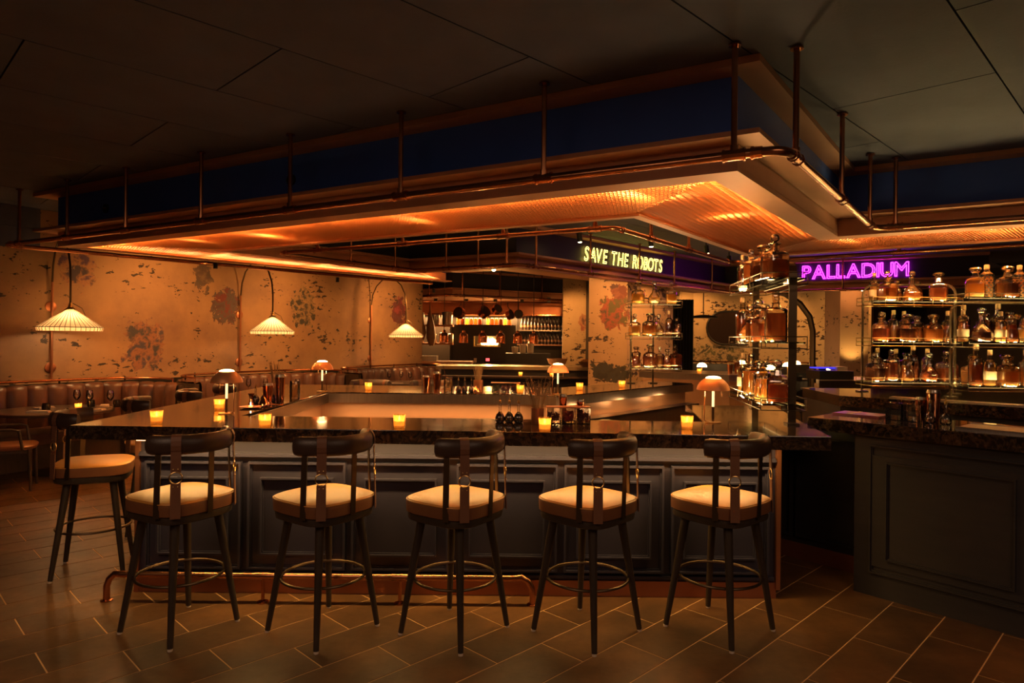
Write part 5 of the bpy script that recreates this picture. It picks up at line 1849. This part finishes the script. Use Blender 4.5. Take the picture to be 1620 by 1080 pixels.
for x in (-2.0, -1.2, -0.45, 0.25, 0.95):
    MB().box(x - 0.045, -0.14, 0.0, x + 0.045, -0.05, 0.12).build('spot_box', 'black', rack, sharp=0)


def pot(x, z, r, h, tilt, yaw, label):
    t = thing('saucepan', label, 'saucepan', (x, 17.6, z), 0, 'copper pans on the pot rack')
    rot = Matrix.Rotation(R(yaw), 4, 'Z') @ Matrix.Rotation(R(tilt), 4, 'X')
    MB().lathe([(r * 0.9, 0), (r, 0.01), (r, h), (r * 0.94, h), (r * 0.92, 0.02), (0.002, 0.015)], 20, cap=False, mat=rot).lathe([(r * 0.9, 0), (0.002, 0)], 20, cap=False, mat=rot).build('pan', 'shinycopper', t)
    MB().lathe([(r * 0.9, h * 0.96), (r * 0.001, h * 0.97)], 20, cap=False, mat=rot).build('inside', 'blackpaint', t)
    MB().tube([rot @ Vector((0, r, h * 0.8)), (0, 0, r + 0.10), (0, 0.0, 2.62 - z)], 0.012, 6).build('handle', 'bronze', t)
    return t


for a in [(-1.35, 2.30, 0.155, 0.14, 75, -30, 'copper saucepan hung alone on the pot rack, open side turned out'), (-0.80, 2.30, 0.165, 0.17, 60, 45, 'large copper saucepan hung beside three smaller ones'), (-0.44, 2.39, 0.13, 0.13, 62, 40, 'copper saucepan hung high behind the large one'), (-0.12, 2.27, 0.135, 0.12, 75, 60, 'copper saute pan in the hanging cluster'), (0.16, 2.30, 0.12, 0.05, 88, 12, 'shallow frying pan hung at the end of the pot rack')]:
    pot(*a)
for (x, z0, h, lab) in [(-2.42, 2.55, 0.95, 'hanging cured ham beside the kitchen wall end'), (-2.16, 2.5, 1.05, 'second cured ham hung next to the kitchen shelves')]:
    t = thing('cured_ham', lab, 'ham', (x, 17.6, z0))
    MB().tube([(0, 0, 2.63 - z0), (0, 0, -0.12), (0.0, 0, -0.25), (0.02, 0, -0.55), (0.04, 0, -h * 0.8), (0.05, 0, -h)], [0.006, 0.02, 0.05, 0.11, 0.13, 0.06], 12).build('leg_of_ham', 'bowlwood', t)

# shelves with pans on the left of the kitchen
for (z, lab) in ((2.02, 'upper copper-edged kitchen shelf with pots'), (1.52, 'lower copper-edged kitchen shelf with pans')):
    t = thing('kitchen_shelf', lab, 'shelf', (-2.25, 18.6, z))
    MB().box(-0.75, -0.2, -0.05, 0.62, 0.2, 0).build('board', 'ledge', t, sharp=0)
    for x in (-0.72, 0.59):
        MB().box(x - 0.015, 0.16, -z if z < 1.8 else -0.5, x + 0.015, 0.19, 0.0 if z < 1.8 else -0.05).build('upright', 'black', t, sharp=0)
for i, (x, z, r, h, lab) in enumerate([(-2.55, 2.02, 0.12, 0.32, 'tall steel stock pot on the upper kitchen shelf end'), (-2.15, 2.02, 0.14, 0.26, 'round steel pot in the middle of the upper kitchen shelf'), (-1.80, 2.02, 0.15, 0.34, 'wide steel pot at the open end of the upper kitchen shelf'), (-2.6, 1.52, 0.17, 0.14, 'low steel pan at the wall end of the lower kitchen shelf'), (-2.2, 1.52, 0.12, 0.22, 'steel pot in the middle of the lower kitchen shelf'), (-1.93, 1.52, 0.085, 0.26, 'narrow steel pot on the lower kitchen shelf'), (-1.70, 1.52, 0.08, 0.24, 'steel canister at the open end of the lower kitchen shelf')]):
    t = thing('stock_pot', lab, 'pot', (x, 18.55, z))
    MB().lathe([(r * 0.95, 0), (r, 0.01), (r, h), (r * 1.04, h), (r * 1.04, h + 0.012), (r * 0.3, h + 0.03), (0.002, h + 0.035)], 18).build('pan', 'steel', t)
    MB().tube([(-r, 0, h * 0.8), (-r - 0.04, 0, h * 0.82), (-r - 0.04, 0.04, h * 0.82), (-r, 0.05, h * 0.8)], 0.008, 6).build('handle', 'steel', t)
# oven with fire
ov = thing('wood_oven', 'black wood-fired oven with an open glowing mouth', 'oven', (-0.75, 18.9, 0))
MB().box(-1.0, 0, 0, 0.85, 0.9, 1.44).box(-1.0, 0, 1.72, 0.85, 0.9, 2.04).box(-1.0, 0, 1.44, -0.32, 0.9, 1.72).box(0.40, 0, 1.44, 0.85, 0.9, 1.72).box(-0.32, 0.6, 1.44, 0.40, 0.9, 1.72).build('body', 'kitchenblack', ov, sharp=0)
MB().box(-0.32, -0.02, 1.42, 0.40, 0.05, 1.445).box(-0.34, -0.02, 1.42, -0.31, 0.05, 1.72).box(0.39, -0.02, 1.42, 0.42, 0.05, 1.72).build('mouth_frame', 'brass', ov, sharp=0)
fl_ = MB()
for i in range(14):
    x = -0.10 + 0.42 * i / 13
    h = 0.11 + 0.14 * math.sin(math.pi * (i + 1) / 15) * random.uniform(0.6, 1.0)
    fl_.lathe([(0.02, 0), (0.042, h * 0.3), (0.02, h * 0.7), (0.002, h)], 8, (x, 0.28 + random.uniform(-0.06, 0.06), 1.47))
fl_.build('flames', 'fire', ov)
MB().tube([(-0.25, 0.25, 1.47), (0.34, 0.3, 1.47)], 0.03, 8).tube([(-0.2, 0.38, 1.47), (0.3, 0.35, 1.48)], 0.03, 8).build('logs', 'chairwood', ov)
lamp('POINT', 'fire_light', (0.1, 0.15, 1.6), 30, AMBER, 0.08, parent=ov)
MB().box(-0.32, -0.01, 0.98, -0.24, 0, 1.1).build('switch', 'ceramic', ov, sharp=0)
MB().box(0.02, -0.01, 1.02, 0.12, 0, 1.1).build('display', 'reddisplay', ov, sharp=0)
for i in range(12):
    t = thing('storage_jar', 'glass storage jar in the row on top of the black oven', 'jar', (-1.55 + i * 0.125 + (0.1 if i > 5 else 0), 19.25, 2.04), 0, 'jars on top of the oven')
    MB().lathe([(0.045, 0), (0.05, 0.01), (0.05, 0.15), (0.04, 0.17)], 12).build('jar', AMB[i % 4], t)
    MB().lathe([(0.042, 0.17), (0.042, 0.195), (0.03, 0.2)], 12).build('lid', 'brass', t)
# bottle shelves on the right of the kitchen
for (z, nm) in ((1.92, 'upper'), (1.50, 'lower')):
    t = thing('kitchen_shelf', nm + ' black bottle shelf on the kitchen back wall', 'shelf', (0.85, 19.75, z))
    MB().box(-0.70, -0.2, -0.035, 0.75, 0.22, 0).build('board', 'ledge' if z < 1.8 else 'steel', t, sharp=0)
for row, z in ((0, 1.92), (1, 1.50)):
    me_b = MB().lathe([(0.042, 0), (0.045, 0.01), (0.045, 0.2), (0.016, 0.27), (0.015, 0.36), (0.018, 0.37)], 10).mesh('bottle', 'darkbottle' if False else 'darkglass', 40)
    me_l = MB().lathe([(0.0465, 0.08), (0.0465, 0.14)], 10, cap=False).mesh('bottle_label', 'bowlwood', 40)
    for i in range(13):
        t = thing('wine_bottle', 'dark wine bottle in the %s row on the kitchen wall' % ('upper', 'lower')[row], 'bottle', (0.28 + i * 0.1, 19.68, z), 0, '%s row of wine bottles in the kitchen' % ('upper', 'lower')[row])
        inst('bottle', me_b, t, (0, 0, 0))
        inst('bottle_label', me_l, t, (0, 0, 0))
# pass counter with heat lamps
ps = thing('kitchen_pass', 'kitchen pass counter with pale stone top and dark front', 'counter', (0, 13.8, 0))
MB().box(-1.45, 0.0, 0, 2.0, 0.7, 1.02).build('body', 'blackpaint', ps, sharp=0)
MB().box(-1.55, -0.12, 1.02, 2.1, 0.85, 1.09).build('top', 'passtop', ps, sharp=0)
MB().box(-1.40, -0.35, 0.86, 1.9, 0.0, 0.90).build('front_shelf', 'tabletop', ps, sharp=0)
M_ = None
kc = thing('prep_counter', 'copper-edged prep counter inside the kitchen below the shelves', 'counter', (-2.2, 16.8, 0))
MB().box(-1.0, 0, 0, 1.15, 0.7, 1.0).build('body', 'blackpaint', kc, sharp=0)
MB().box(-1.05, -0.06, 1.0, 1.2, 0.75, 1.07).build('top', 'ledge', kc, sharp=0)
MB().box(-0.6, 0.1, 1.07, 0.3, 0.5, 1.2).build('steel_bin', 'steel', kc, sharp=0)
for i, px in enumerate((702.6, 733.5, 763.5, 792, 819, 844)):
    x = (px - 810) * 13.9 / 1060
    t = thing('heat_lamp', 'copper bell heat lamp hung in the row over the kitchen pass', 'heat lamp', (x, 13.9, 1.56), 0, 'heat lamps over the pass')
    MB().lathe([(0.098, 0), (0.092, 0.12), (0.084, 0.17), (0.055, 0.205), (0.035, 0.215), (0.035, 0.25), (0.02, 0.265)], 20, cap=False).build('bell', 'shinycopper', t)
    MB().tube([(0, 0, 0.26), (0, 0, CEIL - 1.56)], 0.007, 6).build('cord', 'black', t)
    MB().ball((0, 0, 0.07), 0.045, 10, 6).build('bulb', 'bulb', t)
    lamp('SPOT', 'heat_light', (0, 0, 0.02), 14, WARM, 0.04, parent=t, spot=110)
for (x, y, lab) in [(0.18, 13.55, 'votive candle on the shelf before the kitchen pass, near the heat lamps'), (0.81, 13.55, 'votive candle on the shelf before the kitchen pass, near the wooden bowl')]:
    dup(cnd, (x, y, 0.90), 0, lab)


def bowl(loc, r, h, label, fill=None):
    t = thing('serving_bowl', label, 'bowl', loc, 0, 'wooden bowls on the pass')
    MB().lathe([(r * 0.45, 0), (r * 0.8, h * 0.35), (r, h), (r * 0.95, h), (r * 0.74, h * 0.4), (0.002, h * 0.12)], 26, cap=False).lathe([(r * 0.45, 0), (0.002, 0)], 26, cap=False).build('bowl', 'bowlwood', t)
    if fill:
        for i in range(16):
            a, q = random.random() * 6.28, random.random() ** 0.5 * r * 0.7
            MB().ball((0, 0, 0), r * 0.24, 8, 5, 0.75).build('bread_roll', fill, t, (q * math.cos(a), q * math.sin(a), h * 0.95 + (r - q) * 0.25))


bowl((0.95, 14.0, 1.09), 0.22, 0.16, 'large dark wooden bowl on the kitchen pass')
bowl((1.55, 14.0, 1.09), 0.16, 0.10, 'wooden bowl heaped with bread rolls at the end of the pass', 'bread')
for i, (x, h) in enumerate(((0.08, 0.16), (0.27, 0.22), (0.46, 0.26))):
    t = thing('plate_stack', 'stack of white bowls of the group beyond the kitchen pass', 'plates', (x, 16.6, 1.30), 0, 'stacked white bowls')
    MB().lathe([(0.05, 0), (0.075, 0.02), (0.085, h), (0.078, h)], 16).build('bowls', 'ceramic', t)
t = tag(MB().box(-0.15, 16.4, 0, 0.95, 17.0, 1.30).build('kitchen_cabinet', 'blackpaint', sharp=0), 'low black kitchen cabinet carrying the stacked bowls', 'cabinet')


# ================================================================== FAR DINING ROOM ON THE RIGHT
struct(MB().box(6.95, 14.2, 0, 7.55, 14.9, 3.3).build('wall_column', mk_plaster('far_pillar_plaster', (0.36, 0.22, 0.14), (0.28, 0.17, 0.11), flake=0.1, seed=12), sharp=0), 'plain plaster column lit from its foot in the far dining room')
lamp('SPOT', 'column_uplight', (7.2, 13.85, 1.12), 12, (1.0, 0.60, 0.15), 0.04, target=(7.2, 14.25, 2.2), spot=95)
cw = [(9.9 - 0.2, 18.0), (8.6, 19.4), (6.9, 20.4), (5.5, 20.6), (5.0, 20.3), (4.8, 19.7)]
cwm = MB()
for i in range(len(cw) - 1):
    q = offset(cw, -0.12)
    cwm.prism([cw[i], cw[i + 1], q[i + 1], q[i]], 0, 3.3)
struct(cwm.build('wall_alcove', mk_plaster('cream_plaster', (0.60, 0.44, 0.25), (0.50, 0.36, 0.20), posters=[(6.3, 1.3, 1.2, 0.35, (0.12, 0.12, 0.06), (0.5, 0.36, 0.2))], flake=0.3, seed=14), sharp=30), 'curved cream plaster wall of the far dining room')
for (x, y, e) in ((5.3, 19.2, 34), (7.4, 18.6, 22), (8.8, 17.4, 22)):
    lamp('SPOT', 'far_wash', (x, y, 3.2), e, AMBER, 0.1, target=(x + 0.3, y + 1.4, 1.4), spot=110)
# round-ended dark window
wn = MB()
ox, oy = 6.95, 20.2
pts_ = [(-0.55 + 0.5 * math.cos(R(a)), 0.5 * math.sin(R(a))) for a in range(90, 271, 15)] + [(0.75 + 0.5 * math.cos(R(a)), 0.5 * math.sin(R(a))) for a in range(-90, 91, 15)]
vs_ = [(p[0], 0.0, p[1]) for p in pts_] + [(p[0], 0.06, p[1]) for p in pts_]
n_ = len(pts_)
wn.add(vs_, [tuple(range(n_))] + [tuple(range(n_, 2 * n_))[::-1]] + [(i, n_ + i, n_ + (i + 1) % n_, (i + 1) % n_) for i in range(n_)])
w_o = wn.build('window_1', 'darkglass', loc=(ox, oy, 2.05), rz=R(-8), sharp=30)
struct(w_o, 'dark round-ended window in the curved cream wall')
MB().tube([(p[0], -0.01, p[1]) for p in pts_], 0.03, 8, closed=True).build('window_frame', 'black', w_o)
MB().box(-0.2, -0.03, -0.48, 1.0, -0.01, -0.2).build('pane', 'steel', w_o, sharp=0)
# black curtain
ct = MB()
vs_, fs_ = [], []
for i in range(41):
    x = 4.18 + 0.68 * i / 40
    y = 17.9 + 0.06 * math.sin(i * 1.3)
    vs_ += [(x, y, 0.0), (x, y, 2.75), (x, y + 0.02, 2.75), (x, y + 0.02, 0)]
for i in range(40):
    for k in range(4):
        fs_.append((i * 4 + k, (i + 1) * 4 + k, (i + 1) * 4 + (k + 1) % 4, i * 4 + (k + 1) % 4))
tag(ct.add(vs_, fs_).build('curtain', 'cloth', sharp=60), 'tall black curtain beside the far cream wall', 'curtain')
# disc wall light
t = thing('disc_lamp', 'flat dark disc lamp on an arm before the cream wall', 'lamp', (5.42, 19.0, 2.30))
MB().lathe([(0.42, 0), (0.36, 0.05), (0.1, 0.09), (0.002, 0.1)], 28).build('disc', 'black', t)
MB().tube([(0.0, 0, 0.09), (0, 0, 1.0)], 0.015, 8).build('rod', 'black', t)
# arched brass frame over the far aisle
t = thing('arch_frame', 'dark bronze arch beside the far plaster column', 'arch', (0, 15.6, 0))
pts_ = [(7.0, 0, 0), (7.0, 0, 1.9)] + [(7.0 - 1.3 * (1 - math.cos(R(a))), 0, 1.9 + 1.0 * math.sin(R(a))) for a in (20, 40, 60, 80, 90)]
MB().tube(pts_, 0.07, 8).build('arch', 'bronze', t)
# far counters
for (poly, lab) in (([(2.3, 12.1), (3.6, 11.1), (4.6, 11.4), (4.8, 12.2), (2.9, 13.0)], 'far steel-edged bar counter behind the pillar shelves'), ([(4.5, 9.8), (5.6, 10.0), (8.2, 10.3), (8.2, 11.2), (5.0, 11.0)], 'far steel-edged bar counter with the till')):
    t = thing('far_counter', lab, 'counter')
    MB().prism([((x - 4) * 0.97 + 4, (y - 11) * 0.95 + 11) for x, y in poly], 0, 0.98).build('body', 'tanpanel', t, sharp=0)
    MB().prism(poly, 0.98, 1.09).build('top', 'steel', t, sharp=0)
till = thing('till', 'black cash till with a blue-lit screen on the far counter', 'till', (4.85, 10.25, CT), R(4))
MB().box(-0.25, -0.2, 0, 0.28, 0.2, 0.13).build('drawer', 'black', till, sharp=0)
MB().box(-0.25, -0.1, 0.16, 0.05, 0.1, 0.18).build('screen', 'bluescreen', till, sharp=0)
MB().box(-0.15, -0.02, 0.13, -0.05, 0.02, 0.17).build('neck', 'black', till, sharp=0)
MB().box(0.08, -0.1, 0.13, 0.24, 0.1, 0.19).build('printer', 'ceramic', till, sharp=0)
for (x, y, lab) in [(4.82, 10.72, 'votive candle behind the till on the far counter'), (6.05, 10.6, 'votive candle on the far counter beside the lit column'), (3.25, 11.6, 'votive candle on the far counter behind the pillar shelves')]:
    dup(cnd, (x, y, CT), 0, lab)
shaker((3.78, 11.6, CT), 'short copper shaker on the far counter behind the pillar shelves', 0.17, 0.05)
shaker((3.90, 11.6, CT), 'tall copper shaker on the far counter behind the pillar shelves', 0.22, 0.05)
mixing_glass((4.05, 11.6, CT), 'mixing glass on the far counter behind the pillar shelves')
garnish_boxes((4.30, 11.65, CT), 0, 'clear garnish boxes on the far counter behind the pillar shelves', ['herb', 'darkberry'], 0.10)
# dark banquette, tables and small lamps
bq = thing('banquette', 'long black banquette along the far cream wall', 'banquette', (6.6, 18.6, 0))
MB().box(-2.6, 0.0, 0, 2.6, 0.6, 0.45).build('seat', 'cloth', bq, sharp=0)
MB().box(-2.6, 0.5, 0.45, 2.6, 0.7, 1.0).build('backrest', 'blackpaint', bq, sharp=0)
MB().tube([(-2.6, 0.6, 1.06), (2.6, 0.6, 1.06)], 0.02, 6).build('rail', 'copper', bq)


def far_table(x, y, lab, llab):
    t = thing('dining_table', lab, 'table', (x, y, 0), 0, 'far dining tables')
    MB().lathe([(0.44, 0.73), (0.45, 0.74), (0.45, 0.755), (0.002, 0.76)], 24).build('tabletop', 'tabletop', t)
    MB().tube([(0, 0, 0), (0, 0, 0.73)], 0.03, 8).build('pedestal', 'black', t)
    l = thing('table_lamp', llab, 'table lamp', (x, y, 0.761), 0, 'small far table lamps')
    MB().lathe([(0.06, 0), (0.06, 0.01), (0.01, 0.014)], 14).build('base', 'brass', l)
    MB().tube([(0, 0, 0.01), (0, 0, 0.32)], 0.009, 6).build('stem', 'brass', l)
    MB().lathe([(0.115, 0.29), (0.10, 0.34), (0.06, 0.375), (0.002, 0.39)], 16, cap=False).build('shade', 'lampglow', l)
    lamp('POINT', 'lamp_light', (0, 0, 0.22), 3, WARM, 0.03, parent=l)


ft = [(4.40, 15.5, 'first small round table past the pillar in the far room', 'small lit lamp on the first far table past the pillar'), (6.15, 17.9, 'small round table below the dark round-ended window', 'small lit lamp on the table below the round-ended window'),
      (6.75, 16.4, 'small round table between window and column', 'small lit lamp on the table between window and column'), (5.55, 14.4, 'small round table before the magenta neon wall', 'small lit lamp on the table before the magenta neon wall'),
      (6.05, 12.9, 'small round table beside the far till', 'small lit lamp on the table beside the far till'), (7.6, 17.9, 'small round table at the far end of the banquette', 'small lit lamp at the far end of the banquette')]
for a in ft:
    far_table(*a)
for i, (x, y) in enumerate(((5.9, 16.9), (6.5, 15.6), (5.3, 15.2), (7.3, 16.9), (5.8, 13.6), (6.6, 12.9))):
    t = thing('dining_chair', 'dark velvet dining chair among the far tables', 'chair', (x, y, 0), random.random() * 6, 'dark chairs in the far room')
    MB().lathe([(0.22, 0.38), (0.24, 0.40), (0.24, 0.46), (0.2, 0.48)], 18, power=4).build('seat', 'cloth', t)
    m = MB()
    for a0, a1 in zip(arc(0, 0, 0.25, R(200), R(340), 8, 0.44), arc(0, 0, 0.25, R(200), R(340), 8, 0.44)[1:]):
        m.add([a0, a1, (a1[0], a1[1], 0.86), (a0[0], a0[1], 0.86), (a0[0] * 0.88, a0[1] * 0.88, 0.44), (a1[0] * 0.88, a1[1] * 0.88, 0.44), (a1[0] * 0.88, a1[1] * 0.88, 0.86), (a0[0] * 0.88, a0[1] * 0.88, 0.86)], [(0, 1, 2, 3), (7, 6, 5, 4), (3, 2, 6, 7), (0, 4, 5, 1), (1, 5, 6, 2), (4, 0, 3, 7)])
    m.build('backrest', 'cloth', t)
    for k in range(4):
        a = R(45 + 90 * k)
        MB().tube([(0.22 * math.cos(a), 0.22 * math.sin(a), 0), (0.17 * math.cos(a), 0.17 * math.sin(a), 0.39)], 0.014, 6).build('leg', 'black', t)
